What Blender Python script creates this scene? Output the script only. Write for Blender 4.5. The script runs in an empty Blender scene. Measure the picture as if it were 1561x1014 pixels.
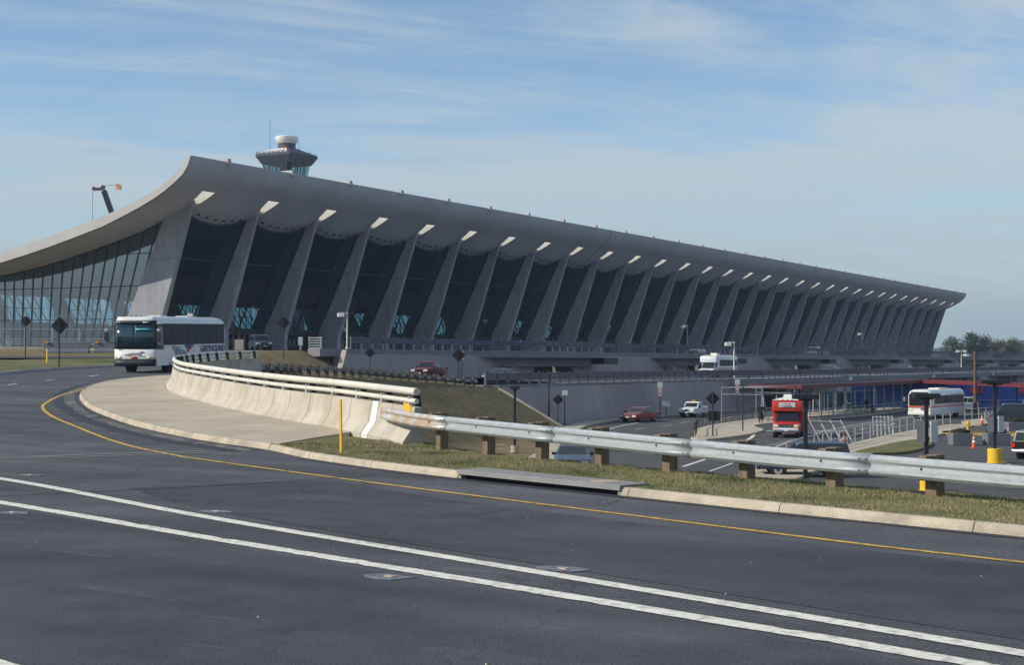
import bpy, math, random
import numpy as np
from mathutils import Vector, Matrix

random.seed(7); rng = np.random.default_rng(7)
scene = bpy.context.scene
COL = scene.collection
R = math.radians

# ------------------------------------------------------------------ camera
EYE = 2.15
cam_data = bpy.data.cameras.new('camera')
cam = bpy.data.objects.new('camera', cam_data); COL.objects.link(cam)
cam_data.sensor_width = 36.0
cam_data.lens = 36.0 * 2280.0 / 1561.0
cam_data.clip_start = 0.2; cam_data.clip_end = 20000
_r = Vector((0.871879, 0.489709, 0.003457)); _u = Vector((0.005745, -0.017287, 0.999834)); _f = Vector((-0.489687, 0.871715, 0.017885))
_m = Matrix.Identity(4)
for i in range(3):
    _m[i][0] = _r[i]; _m[i][1] = _u[i]; _m[i][2] = -_f[i]
_m[2][3] = EYE
cam.matrix_world = _m
scene.camera = cam

# ------------------------------------------------------------------ sun, sky, exposure
SUN_AZ = R(228.0); SUN_EL = R(31.0)          # azimuth clockwise from +Y
sun_dir = Vector((math.sin(SUN_AZ) * math.cos(SUN_EL), math.cos(SUN_AZ) * math.cos(SUN_EL), math.sin(SUN_EL)))
sl = bpy.data.lights.new('sun', 'SUN'); sl.energy = 3.4; sl.angle = R(0.53); sl.color = (1.0, 0.92, 0.79)
so = bpy.data.objects.new('sun', sl); COL.objects.link(so)
so.rotation_euler = sun_dir.to_track_quat('Z', 'Y').to_euler()

world = bpy.data.worlds.new('World'); scene.world = world; world.use_nodes = True
wn = world.node_tree.nodes; wl = world.node_tree.links; wn.clear()
def N(nodes, t, **kw):
    n = nodes.new(t)
    for k, v in kw.items(): setattr(n, k, v)
    return n
sky = N(wn, 'ShaderNodeTexSky', sky_type='NISHITA')
sky.sun_disc = False; sky.sun_elevation = SUN_EL; sky.sun_rotation = SUN_AZ
sky.altitude = 100; sky.air_density = 1.0; sky.dust_density = 0.1; sky.ozone_density = 3.6
geo = N(wn, 'ShaderNodeTexCoord')
sep = N(wn, 'ShaderNodeSeparateXYZ'); wl.new(geo.outputs['Generated'], sep.inputs[0])
def wmath(op, a, b=None, clamp=False):
    n = N(wn, 'ShaderNodeMath', operation=op); n.use_clamp = clamp
    for i, v in enumerate((a, b)):
        if v is None: continue
        if isinstance(v, (int, float)): n.inputs[i].default_value = v
        else: wl.new(v, n.inputs[i])
    return n.outputs[0]
# project the view direction on a flat cloud deck
zden = wmath('ADD', wmath('MAXIMUM', sep.outputs[2], 0.0), 0.16)
px = wmath('DIVIDE', sep.outputs[0], zden); py = wmath('DIVIDE', sep.outputs[1], zden)
comb = N(wn, 'ShaderNodeCombineXYZ'); wl.new(px, comb.inputs[0]); wl.new(py, comb.inputs[1])
rotm = N(wn, 'ShaderNodeMapping'); wl.new(comb.outputs[0], rotm.inputs[0]); rotm.inputs['Rotation'].default_value = (0, 0, R(-38))
mp = N(wn, 'ShaderNodeMapping'); wl.new(rotm.outputs[0], mp.inputs[0]); mp.inputs['Scale'].default_value = (0.42, 0.80, 1.0); mp.inputs['Location'].default_value = (3.1, 1.7, 0)
n1 = N(wn, 'ShaderNodeTexNoise'); n1.inputs['Scale'].default_value = 1.0; n1.inputs['Detail'].default_value = 10; n1.inputs['Roughness'].default_value = 0.58; n1.inputs['Distortion'].default_value = 1.1
wl.new(mp.outputs[0], n1.inputs['Vector'])
rot2 = N(wn, 'ShaderNodeMapping'); wl.new(comb.outputs[0], rot2.inputs[0]); rot2.inputs['Rotation'].default_value = (0, 0, R(-46))
mp2 = N(wn, 'ShaderNodeMapping'); wl.new(rot2.outputs[0], mp2.inputs[0]); mp2.inputs['Scale'].default_value = (0.8, 3.4, 1.0)
n2 = N(wn, 'ShaderNodeTexNoise'); n2.inputs['Scale'].default_value = 1.0; n2.inputs['Detail'].default_value = 12; n2.inputs['Roughness'].default_value = 0.66; n2.inputs['Distortion'].default_value = 0.9
wl.new(mp2.outputs[0], n2.inputs['Vector'])
cl = wmath('ADD', wmath('MULTIPLY', n1.outputs['Fac'], 0.64), wmath('MULTIPLY', n2.outputs['Fac'], 0.36))
ramp = N(wn, 'ShaderNodeMapRange'); ramp.interpolation_type = 'SMOOTHSTEP'; wl.new(cl, ramp.inputs[0])
ramp.inputs[1].default_value = 0.41; ramp.inputs[2].default_value = 0.59; ramp.inputs[3].default_value = 0.0; ramp.inputs[4].default_value = 0.82
mixc = N(wn, 'ShaderNodeMix', data_type='RGBA'); # haze: cover thickens towards the horizon
hz = N(wn, 'ShaderNodeMapRange'); hz.interpolation_type = 'SMOOTHSTEP'; wl.new(sep.outputs[2], hz.inputs[0])
hz.inputs[1].default_value = -0.02; hz.inputs[2].default_value = 0.16; hz.inputs[3].default_value = 0.85; hz.inputs[4].default_value = 0.0
wl.new(ramp.outputs[0], mixc.inputs[0])
wl.new(sky.outputs[0], mixc.inputs[6]); mixc.inputs[7].default_value = (4.0, 4.65, 5.0, 1)
bg = N(wn, 'ShaderNodeBackground'); bg.inputs[1].default_value = 0.10
mixh = N(wn, 'ShaderNodeMix', data_type='RGBA'); wl.new(hz.outputs[0], mixh.inputs[0]); wl.new(mixc.outputs[2], mixh.inputs[6]); mixh.inputs[7].default_value = (2.75, 3.4, 3.9, 1)
wl.new(mixh.outputs[2], bg.inputs[0])
wo = N(wn, 'ShaderNodeOutputWorld'); wl.new(bg.outputs[0], wo.inputs[0])

vs = scene.view_settings
vs.view_transform = 'Standard'; vs.look = 'None'; vs.exposure = 0.42; vs.gamma = 1.0; vs.use_curve_mapping = False
scene.cycles.max_bounces = 6; scene.cycles.transparent_max_bounces = 16

# ------------------------------------------------------------------ materials
MATS = {}
def principled(name):
    m = bpy.data.materials.new(name); m.use_nodes = True
    return m, m.node_tree.nodes, m.node_tree.links, m.node_tree.nodes['Principled BSDF']
def surf(name, c1, c2=None, scale=3.0, rough=0.8, metal=0.0, bump=0.0, bscale=None, detail=6, spec=0.3, contrast=(0.35, 0.65),
         c3=None, s3=0.3, f3=0.5, stretch=None, coat=0.0, speck=0.0, world_pos=True, crack=0.0, form=0.0, vary=0.0, streak=0.0, svec=(1.6, 1.6, 0.07)):
    """two-tone procedural surface: noise between c1 and c2, optional large patches of c3, optional bump"""
    m, n, l, b = principled(name)
    b.inputs['Roughness'].default_value = rough; b.inputs['Metallic'].default_value = metal
    b.inputs['Specular IOR Level'].default_value = spec
    if coat: b.inputs['Coat Weight'].default_value = coat; b.inputs['Coat Roughness'].default_value = 0.05
    if world_pos:
        vec = n.new('ShaderNodeNewGeometry').outputs['Position']
    else:
        vec = n.new('ShaderNodeTexCoord').outputs['Object']
    if stretch:
        mpn = n.new('ShaderNodeMapping'); mpn.inputs['Scale'].default_value = stretch; l.new(vec, mpn.inputs[0]); vec = mpn.outputs[0]
    if c2 is None:
        c2 = tuple(x * 0.86 for x in c1)
    t = n.new('ShaderNodeTexNoise'); t.inputs['Scale'].default_value = scale; t.inputs['Detail'].default_value = detail; t.inputs['Roughness'].default_value = 0.62
    l.new(vec, t.inputs['Vector'])
    mr = n.new('ShaderNodeMapRange'); mr.inputs[1].default_value = contrast[0]; mr.inputs[2].default_value = contrast[1]; l.new(t.outputs['Fac'], mr.inputs[0])
    mx = n.new('ShaderNodeMix'); mx.data_type = 'RGBA'; l.new(mr.outputs[0], mx.inputs[0])
    mx.inputs[6].default_value = (*c1, 1); mx.inputs[7].default_value = (*c2, 1)
    out = mx.outputs[2]
    if c3 is not None:
        t3 = n.new('ShaderNodeTexNoise'); t3.inputs['Scale'].default_value = s3; t3.inputs['Detail'].default_value = 5; l.new(vec, t3.inputs['Vector'])
        m3 = n.new('ShaderNodeMapRange'); m3.inputs[1].default_value = 0.48; m3.inputs[2].default_value = 0.66; m3.inputs[4].default_value = f3; l.new(t3.outputs['Fac'], m3.inputs[0])
        x3 = n.new('ShaderNodeMix'); x3.data_type = 'RGBA'; l.new(m3.outputs[0], x3.inputs[0]); l.new(out, x3.inputs[6]); x3.inputs[7].default_value = (*c3, 1)
        out = x3.outputs[2]
    if speck:
        ts = n.new('ShaderNodeTexNoise'); ts.inputs['Scale'].default_value = 55; ts.inputs['Detail'].default_value = 2; l.new(vec, ts.inputs['Vector'])
        ms = n.new('ShaderNodeMapRange'); ms.inputs[1].default_value = 0.3; ms.inputs[2].default_value = 0.7; ms.inputs[3].default_value = 1 - speck; ms.inputs[4].default_value = 1 + speck; l.new(ts.outputs['Fac'], ms.inputs[0])
        xs = n.new('ShaderNodeMix'); xs.data_type = 'RGBA'; xs.blend_type = 'MULTIPLY'; xs.inputs[0].default_value = 1.0
        l.new(out, xs.inputs[6]); l.new(ms.outputs[0], xs.inputs[7]); out = xs.outputs[2]
    if vary:
        oi = n.new('ShaderNodeObjectInfo'); mv = n.new('ShaderNodeMapRange'); mv.inputs[3].default_value = 1 - vary; mv.inputs[4].default_value = 1 + vary * .6; l.new(oi.outputs['Random'], mv.inputs[0])
        xv = n.new('ShaderNodeMix'); xv.data_type = 'RGBA'; xv.blend_type = 'MULTIPLY'; xv.inputs[0].default_value = 1.0; l.new(out, xv.inputs[6]); l.new(mv.outputs[0], xv.inputs[7]); out = xv.outputs[2]
    if streak:
        mk = n.new('ShaderNodeMapping'); mk.inputs['Scale'].default_value = svec; l.new(vec, mk.inputs[0])
        tk_ = n.new('ShaderNodeTexNoise'); tk_.inputs['Scale'].default_value = 1.0; tk_.inputs['Detail'].default_value = 6; tk_.inputs['Roughness'].default_value = 0.7; l.new(mk.outputs[0], tk_.inputs['Vector'])
        mq = n.new('ShaderNodeMapRange'); mq.inputs[1].default_value = 0.42; mq.inputs[2].default_value = 0.66; mq.inputs[3].default_value = 1.0; mq.inputs[4].default_value = 1 - streak; l.new(tk_.outputs['Fac'], mq.inputs[0])
        xq = n.new('ShaderNodeMix'); xq.data_type = 'RGBA'; xq.blend_type = 'MULTIPLY'; xq.inputs[0].default_value = 1.0; l.new(out, xq.inputs[6]); l.new(mq.outputs[0], xq.inputs[7]); out = xq.outputs[2]
    if form:
        sp = n.new('ShaderNodeSeparateXYZ'); l.new(vec, sp.inputs[0]); dv = n.new('ShaderNodeMath'); dv.operation = 'DIVIDE'; l.new(sp.outputs[2], dv.inputs[0]); dv.inputs[1].default_value = form
        fr_n = n.new('ShaderNodeMath'); fr_n.operation = 'FRACT'; l.new(dv.outputs[0], fr_n.inputs[0])
        gt_ = n.new('ShaderNodeMapRange'); gt_.inputs[1].default_value = 0.0; gt_.inputs[2].default_value = 0.035; gt_.inputs[3].default_value = 0.72; gt_.inputs[4].default_value = 1.0; l.new(fr_n.outputs[0], gt_.inputs[0])
        xf = n.new('ShaderNodeMix'); xf.data_type = 'RGBA'; xf.blend_type = 'MULTIPLY'; xf.inputs[0].default_value = 1.0; l.new(out, xf.inputs[6]); l.new(gt_.outputs[0], xf.inputs[7]); out = xf.outputs[2]
    if crack:
        nd = n.new('ShaderNodeTexNoise'); nd.inputs['Scale'].default_value = 0.8; nd.inputs['Detail'].default_value = 6; l.new(vec, nd.inputs['Vector'])
        va = n.new('ShaderNodeVectorMath'); va.operation = 'SCALE'; va.inputs['Scale'].default_value = 2.2; l.new(nd.outputs['Color'], va.inputs[0])
        vb = n.new('ShaderNodeVectorMath'); l.new(vec, vb.inputs[0]); l.new(va.outputs[0], vb.inputs[1])
        vo = n.new('ShaderNodeTexVoronoi'); vo.feature = 'DISTANCE_TO_EDGE'; vo.inputs['Scale'].default_value = 0.17; l.new(vb.outputs[0], vo.inputs['Vector'])
        mc = n.new('ShaderNodeMapRange'); mc.inputs[1].default_value = 0.001; mc.inputs[2].default_value = 0.006; mc.inputs[3].default_value = 1 - crack; mc.inputs[4].default_value = 1.0; l.new(vo.outputs['Distance'], mc.inputs[0])
        # broad wheel-worn streaks along the road
        ms_ = n.new('ShaderNodeMapping'); ms_.inputs['Rotation'].default_value = (0, 0, R(22)); ms_.inputs['Scale'].default_value = (0.06, 0.75, 1); l.new(vec, ms_.inputs[0])
        ns_ = n.new('ShaderNodeTexNoise'); ns_.inputs['Scale'].default_value = 1.0; ns_.inputs['Detail'].default_value = 5; l.new(ms_.outputs[0], ns_.inputs['Vector'])
        mr_ = n.new('ShaderNodeMapRange'); mr_.inputs[1].default_value = 0.3; mr_.inputs[2].default_value = 0.7; mr_.inputs[3].default_value = 0.78; mr_.inputs[4].default_value = 1.24; l.new(ns_.outputs['Fac'], mr_.inputs[0])
        mm = n.new('ShaderNodeMath'); mm.operation = 'MULTIPLY'; l.new(mc.outputs[0], mm.inputs[0]); l.new(mr_.outputs[0], mm.inputs[1])
        xc = n.new('ShaderNodeMix'); xc.data_type = 'RGBA'; xc.blend_type = 'MULTIPLY'; xc.inputs[0].default_value = 1.0
        l.new(out, xc.inputs[6]); l.new(mm.outputs[0], xc.inputs[7]); out = xc.outputs[2]
        mz = n.new('ShaderNodeMapping'); mz.inputs['Rotation'].default_value = (0, 0, R(18)); mz.inputs['Scale'].default_value = (0.30, 1.9, 1); l.new(vec, mz.inputs[0])
        nz = n.new('ShaderNodeTexNoise'); nz.inputs['Scale'].default_value = 1.0; nz.inputs['Detail'].default_value = 9; nz.inputs['Roughness'].default_value = 0.75; l.new(mz.outputs[0], nz.inputs['Vector'])
        rz_ = n.new('ShaderNodeMapRange'); rz_.inputs[1].default_value = 0.60; rz_.inputs[2].default_value = 0.78; rz_.inputs[4].default_value = 0.85; l.new(nz.outputs['Fac'], rz_.inputs[0])
        xz = n.new('ShaderNodeMix'); xz.data_type = 'RGBA'; l.new(rz_.outputs[0], xz.inputs[0]); l.new(out, xz.inputs[6]); xz.inputs[7].default_value = (0.19, 0.195, 0.205, 1); out = xz.outputs[2]
    l.new(out, b.inputs['Base Color'])
    if bump:
        tb = n.new('ShaderNodeTexNoise'); tb.inputs['Scale'].default_value = bscale or scale * 4; tb.inputs['Detail'].default_value = 4; l.new(vec, tb.inputs['Vector'])
        bp = n.new('ShaderNodeBump'); bp.inputs['Strength'].default_value = bump; bp.inputs['Distance'].default_value = 0.03
        l.new(tb.outputs['Fac'], bp.inputs['Height']); l.new(bp.outputs[0], b.inputs['Normal'])
    MATS[name] = m
    return m
def glassmat(name, tint, refl=(0.9, 0.95, 1.0), base=0.05, ior=1.5, rough=0.02):
    m = bpy.data.materials.new(name); m.use_nodes = True; n = m.node_tree.nodes; l = m.node_tree.links; n.clear()
    tr = n.new('ShaderNodeBsdfTransparent'); tr.inputs[0].default_value = (*tint, 1)
    gl = n.new('ShaderNodeBsdfGlossy'); gl.inputs[0].default_value = (*refl, 1); gl.inputs['Roughness'].default_value = rough
    fr = n.new('ShaderNodeFresnel'); fr.inputs[0].default_value = ior
    ad = n.new('ShaderNodeMath'); ad.operation = 'ADD'; ad.use_clamp = True; l.new(fr.outputs[0], ad.inputs[0]); ad.inputs[1].default_value = base
    # the inner face of the sheet only transmits
    ge = n.new('ShaderNodeNewGeometry'); inv = n.new('ShaderNodeMath'); inv.operation = 'SUBTRACT'; inv.inputs[0].default_value = 1.0; l.new(ge.outputs['Backfacing'], inv.inputs[1])
    mu = n.new('ShaderNodeMath'); mu.operation = 'MULTIPLY'; l.new(ad.outputs[0], mu.inputs[0]); l.new(inv.outputs[0], mu.inputs[1]); ad = mu
    mx = n.new('ShaderNodeMixShader'); l.new(ad.outputs[0], mx.inputs[0]); l.new(tr.outputs[0], mx.inputs[1]); l.new(gl.outputs[0], mx.inputs[2])
    o = n.new('ShaderNodeOutputMaterial'); l.new(mx.outputs[0], o.inputs[0])
    MATS[name] = m
    return m

surf('asphalt', (0.062, 0.065, 0.074), (0.086, 0.089, 0.098), scale=0.9, rough=0.9, bump=0.22, bscale=80, c3=(0.112, 0.116, 0.128), s3=0.16, f3=0.75, speck=0.5, spec=0.22, crack=0.30)
surf('asphalt_dark', (0.047, 0.050, 0.060), (0.065, 0.068, 0.078), scale=1.2, rough=0.88, bump=0.22, bscale=80, c3=(0.086, 0.09, 0.102), s3=0.22, f3=0.7, speck=0.5, spec=0.22, crack=0.18)
surf('asphalt_light', (0.088, 0.086, 0.088), (0.070, 0.070, 0.074), scale=0.35, rough=0.92, bump=0.3, bscale=40, c3=(0.055, 0.056, 0.062), s3=0.12, f3=0.6, speck=0.2)
surf('tar', (0.018, 0.019, 0.024), (0.03, 0.03, 0.035), scale=6, rough=0.6)
surf('patch_grey', (0.20, 0.22, 0.25), (0.11, 0.12, 0.14), scale=9, rough=0.95)
surf('grit', (0.20, 0.19, 0.17), (0.06, 0.06, 0.065), scale=4.5, rough=0.95, contrast=(0.42, 0.56), bump=0.4)
surf('concrete_walk', (0.50, 0.435, 0.34), (0.42, 0.365, 0.285), scale=1.1, rough=0.92, bump=0.3, bscale=45, c3=(0.32, 0.285, 0.23), s3=0.35, f3=0.55, speck=0.12)
surf('concrete_barrier', (0.50, 0.46, 0.385), (0.40, 0.365, 0.30), scale=1.4, rough=0.9, bump=0.35, bscale=24, c3=(0.36, 0.30, 0.22), s3=0.7, f3=0.5, speck=0.10)
surf('concrete_kerb', (0.50, 0.43, 0.33), (0.39, 0.34, 0.265), scale=2.6, rough=0.92, bump=0.45, bscale=30, c3=(0.25, 0.22, 0.18), s3=1.3, f3=0.5, speck=0.14)
surf('concrete_slab', (0.27, 0.27, 0.265), (0.21, 0.21, 0.205), scale=2.0, rough=0.9, bump=0.3, bscale=40, speck=0.12)
surf('concrete_column', (0.385, 0.39, 0.43), (0.30, 0.305, 0.345), scale=0.9, rough=0.92, bump=0.5, bscale=7, stretch=(1, 1, 0.35), c3=(0.40, 0.38, 0.385), s3=0.25, f3=0.5, speck=0.1, form=2.44, vary=0.14, streak=0.16, svec=(0.9, 0.9, 0.12))
surf('concrete_roof', (0.50, 0.505, 0.545), (0.44, 0.445, 0.485), scale=0.45, rough=0.9, bump=0.1, bscale=2, c3=(0.41, 0.40, 0.42), s3=0.12, f3=0.5, speck=0.05)
surf('concrete_fascia', (0.47, 0.46, 0.45), (0.42, 0.41, 0.405), scale=0.5, rough=0.9)
surf('concrete_wall', (0.375, 0.335, 0.335), (0.325, 0.29, 0.295), scale=0.25, rough=0.92, stretch=(1, 1, 0.3), bump=0.2, bscale=3, c3=(0.28, 0.25, 0.255), s3=0.1, f3=0.5, streak=0.12, svec=(0.0, 0.9, 0.10), vary=0.10)
surf('concrete_deck', (0.25, 0.24, 0.26), (0.19, 0.185, 0.205), scale=0.4, rough=0.9)
surf('white_lit', (0.72, 0.70, 0.64), (0.64, 0.62, 0.57), scale=2, rough=0.8)  # whiter than the roof concrete: sunlight on the opening walls put into the colour
surf('dark_metal', (0.022, 0.023, 0.028), (0.03, 0.03, 0.034), scale=5, rough=0.55)
surf('sign_back', (0.015, 0.016, 0.019), (0.023, 0.023, 0.026), scale=4, rough=0.75)
surf('mullion', (0.035, 0.042, 0.05), (0.028, 0.034, 0.04), scale=2, rough=0.5)
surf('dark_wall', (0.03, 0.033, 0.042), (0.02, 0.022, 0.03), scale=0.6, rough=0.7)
surf('interior', (0.16, 0.155, 0.15), (0.12, 0.12, 0.12), scale=0.5, rough=0.8)
surf('interior_column', (0.50, 0.44, 0.36), (0.42, 0.37, 0.31), scale=0.7, rough=0.9)
surf('galvanised', (0.46, 0.49, 0.51), (0.35, 0.38, 0.405), scale=9, rough=0.5, metal=0.30, spec=0.5, contrast=(0.3, 0.7), bump=0.06, bscale=30, c3=(0.43, 0.44, 0.435), s3=2.0, f3=0.6)
surf('rust', (0.48, 0.33, 0.22), (0.52, 0.46, 0.40), scale=7, rough=0.7, metal=0.3)
surf('timber', (0.22, 0.165, 0.11), (0.14, 0.105, 0.075), scale=5, rough=0.9, stretch=(3, 3, 0.4), bump=0.4, bscale=12)
surf('old_post', (0.12, 0.10, 0.085), (0.075, 0.068, 0.06), scale=5, rough=0.9)
surf('pipe_white', (0.66, 0.64, 0.57), (0.56, 0.54, 0.48), scale=2.4, rough=0.55, c3=(0.46, 0.43, 0.37), s3=1.0, f3=0.35)
surf('post_grey', (0.50, 0.50, 0.50), (0.42, 0.42, 0.43), scale=6, rough=0.5, metal=0.3)
surf('rail_blue', (0.10, 0.115, 0.16), (0.08, 0.092, 0.13), scale=0.8, rough=0.6)
surf('rail_brown', (0.17, 0.135, 0.145), (0.135, 0.11, 0.12), scale=0.6, rough=0.7)
surf('rail_light', (0.36, 0.38, 0.40), (0.30, 0.32, 0.34), scale=2, rough=0.5)
surf('frame_grey', (0.22, 0.24, 0.26), (0.18, 0.20, 0.22), scale=2, rough=0.5)
surf('white_paint', (0.80, 0.79, 0.75), (0.72, 0.71, 0.68), scale=2, rough=0.35, coat=0.2)
surf('cool_white', (0.74, 0.77, 0.79), (0.68, 0.70, 0.73), scale=2, rough=0.3, coat=0.3, world_pos=False)
surf('bus_white', (0.76, 0.755, 0.73), (0.70, 0.695, 0.675), scale=1.6, rough=0.3, coat=0.35, world_pos=False)
surf('bus_dark', (0.02, 0.022, 0.027), (0.028, 0.029, 0.034), scale=3, rough=0.5)
surf('tyre', (0.012, 0.012, 0.013), (0.018, 0.018, 0.018), scale=8, rough=0.85)
surf('rim', (0.50, 0.51, 0.53), (0.38, 0.39, 0.41), scale=8, rough=0.3, metal=0.8)
surf('chrome', (0.66, 0.68, 0.70), (0.52, 0.54, 0.57), scale=5, rough=0.22, metal=0.9)
surf('car_glass', (0.012, 0.015, 0.019), (0.018, 0.021, 0.026), scale=1.5, rough=0.06, spec=0.6)
surf('coach_window', (0.024, 0.024, 0.030), (0.032, 0.032, 0.038), scale=1.2, rough=0.35, spec=0.08)
surf('coach_windscreen', (0.015, 0.035, 0.05), (0.03, 0.07, 0.09), scale=1.0, rough=0.05, spec=0.7, world_pos=False)
surf('lamp_lens', (0.80, 0.78, 0.70), (0.7, 0.68, 0.62), scale=6, rough=0.15, spec=0.6)
surf('lamp_amber', (0.75, 0.32, 0.05), (0.65, 0.27, 0.04), scale=6, rough=0.2)
surf('lamp_red', (0.55, 0.03, 0.02), (0.45, 0.02, 0.02), scale=6, rough=0.2)
surf('red_paint', (0.52, 0.035, 0.03), (0.45, 0.03, 0.026), scale=2, rough=0.25, coat=0.5, world_pos=False)
surf('dull_red', (0.16, 0.03, 0.035), (0.12, 0.025, 0.03), scale=1, rough=0.6)
surf('maroon', (0.20, 0.02, 0.025), (0.17, 0.017, 0.022), scale=2, rough=0.25, coat=0.6, world_pos=False)
surf('deep_red', (0.12, 0.014, 0.022), (0.10, 0.012, 0.018), scale=2, rough=0.3, coat=0.4, world_pos=False)
surf('navy', (0.022, 0.035, 0.06), (0.018, 0.028, 0.05), scale=2, rough=0.2, coat=0.6, world_pos=False)
surf('steel_blue', (0.055, 0.072, 0.11), (0.045, 0.06, 0.09), scale=2, rough=0.25, coat=0.5, world_pos=False)
surf('dark_green', (0.012, 0.022, 0.022), (0.010, 0.017, 0.018), scale=2, rough=0.2, coat=0.6, world_pos=False)
surf('black_paint', (0.012, 0.012, 0.014), (0.016, 0.016, 0.018), scale=2, rough=0.25, coat=0.5, world_pos=False)
surf('logo_blue', (0.04, 0.045, 0.19), (0.035, 0.04, 0.16), scale=2, rough=0.4)
surf('logo_red', (0.50, 0.06, 0.05), (0.44, 0.05, 0.045), scale=2, rough=0.4)
surf('logo_grey', (0.22, 0.23, 0.27), (0.34, 0.35, 0.38), scale=2.2, rough=0.45, world_pos=False)
surf('teal_text', (0.10, 0.50, 0.56), (0.08, 0.42, 0.48), scale=2, rough=0.4)
surf('line_white', (0.78, 0.755, 0.67), (0.70, 0.675, 0.60), scale=3, rough=0.8, c3=(0.30, 0.29, 0.27), s3=13.0, f3=0.65)
surf('line_yellow', (0.68, 0.42, 0.075), (0.60, 0.37, 0.07), scale=3, rough=0.8, c3=(0.20, 0.15, 0.08), s3=9.0, f3=0.8)
surf('line_faint', (0.34, 0.345, 0.32), (0.20, 0.205, 0.20), scale=2, rough=0.85)
surf('yellow_paint', (0.78, 0.52, 0.03), (0.70, 0.46, 0.03), scale=3, rough=0.45)
surf('sign_yellow', (0.85, 0.50, 0.04), (0.80, 0.46, 0.04), scale=3, rough=0.5)
surf('orange', (0.62, 0.13, 0.04), (0.55, 0.11, 0.04), scale=3, rough=0.6)
surf('hoarding_blue', (0.045, 0.085, 0.36), (0.04, 0.075, 0.31), scale=0.4, rough=0.65)
surf('planter_grey', (0.16, 0.175, 0.20), (0.13, 0.14, 0.16), scale=2, rough=0.85)
surf('sign_white', (0.58, 0.62, 0.62), (0.52, 0.56, 0.56), scale=3, rough=0.5)
surf('sign_pink', (0.62, 0.42, 0.38), (0.56, 0.38, 0.34), scale=3, rough=0.5)
surf('cloth_black', (0.014, 0.014, 0.017), (0.02, 0.02, 0.024), scale=8, rough=0.95)
surf('cloth_red', (0.42, 0.05, 0.045), (0.36, 0.04, 0.04), scale=8, rough=0.95)
surf('cloth_blue', (0.05, 0.07, 0.12), (0.04, 0.055, 0.10), scale=8, rough=0.95)
surf('skin', (0.44, 0.28, 0.20), (0.40, 0.25, 0.18), scale=8, rough=0.6)
surf('hair', (0.03, 0.02, 0.015), (0.02, 0.015, 0.01), scale=20, rough=0.7)
surf('wood_pole', (0.16, 0.09, 0.065), (0.12, 0.07, 0.05), scale=3, rough=0.9, stretch=(3, 3, 0.3))
surf('turf', (0.120, 0.128, 0.052), (0.195, 0.172, 0.090), scale=0.55, rough=0.97, bump=0.9, bscale=14, c3=(0.060, 0.082, 0.030), s3=0.22, f3=0.75, speck=0.35, spec=0.1)
surf('turf_dry', (0.225, 0.175, 0.100), (0.155, 0.120, 0.070), scale=0.7, rough=0.97, bump=1.0, bscale=7, c3=(0.115, 0.110, 0.052), s3=0.16, f3=0.5, speck=0.35, spec=0.1)
surf('grass_blade', (0.195, 0.205, 0.09), (0.33, 0.29, 0.165), scale=1.6, rough=0.9, spec=0.15, c3=(0.085, 0.125, 0.045), s3=0.75, f3=0.8, contrast=(0.3, 0.6))
surf('dry_blade', (0.27, 0.21, 0.125), (0.17, 0.13, 0.075), scale=0.5, rough=0.95, spec=0.1, c3=(0.14, 0.135, 0.06), s3=0.2, f3=0.6)
surf('evergreen', (0.030, 0.052, 0.018), (0.060, 0.080, 0.030), scale=0.4, rough=0.9, spec=0.1)
surf('leaf_olive', (0.075, 0.080, 0.026), (0.11, 0.10, 0.04), scale=0.4, rough=0.9, spec=0.1)
surf('bare_wood', (0.10, 0.075, 0.062), (0.07, 0.055, 0.048), scale=0.05, rough=0.95, spec=0.1)
surf('hill', (0.060, 0.068, 0.052), (0.078, 0.078, 0.060), scale=0.01, rough=1.0, spec=0.0)
surf('bark', (0.09, 0.065, 0.045), (0.06, 0.045, 0.03), scale=3, rough=0.95)
surf('tower_dark', (0.06, 0.068, 0.09), (0.048, 0.055, 0.072), scale=0.6, rough=0.6)
surf('tower_stone', (0.30, 0.28, 0.27), (0.25, 0.235, 0.225), scale=0.3, rough=0.9)
surf('seam_white', (0.80, 0.79, 0.74), (0.70, 0.69, 0.65), scale=0.8, rough=0.6)
surf('crane_boom', (0.035, 0.035, 0.055), (0.028, 0.028, 0.042), scale=0.6, rough=0.5)
surf('crane_head', (0.16, 0.09, 0.075), (0.10, 0.06, 0.05), scale=1, rough=0.6)
surf('flag_orange', (0.80, 0.33, 0.12), (0.85, 0.55, 0.36), scale=2.0, rough=0.8)
surf('stripe_orange_red', (0.60, 0.10, 0.05), (0.54, 0.09, 0.05), scale=2, rough=0.4)
surf('shrub', (0.060, 0.062, 0.035), (0.09, 0.08, 0.05), scale=3, rough=0.95)
glassmat('glass_front', (0.46, 0.60, 0.67), base=0.0)
glassmat('glass_end', (0.55, 0.70, 0.77), base=0.12)
glassmat('glass_rear', (0.80, 0.90, 0.90), base=0.0)
glassmat('glass_tower', (0.62, 0.80, 0.82), base=0.10)
glassmat('glass_shelter', (0.55, 0.68, 0.70), base=0.05)

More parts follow.
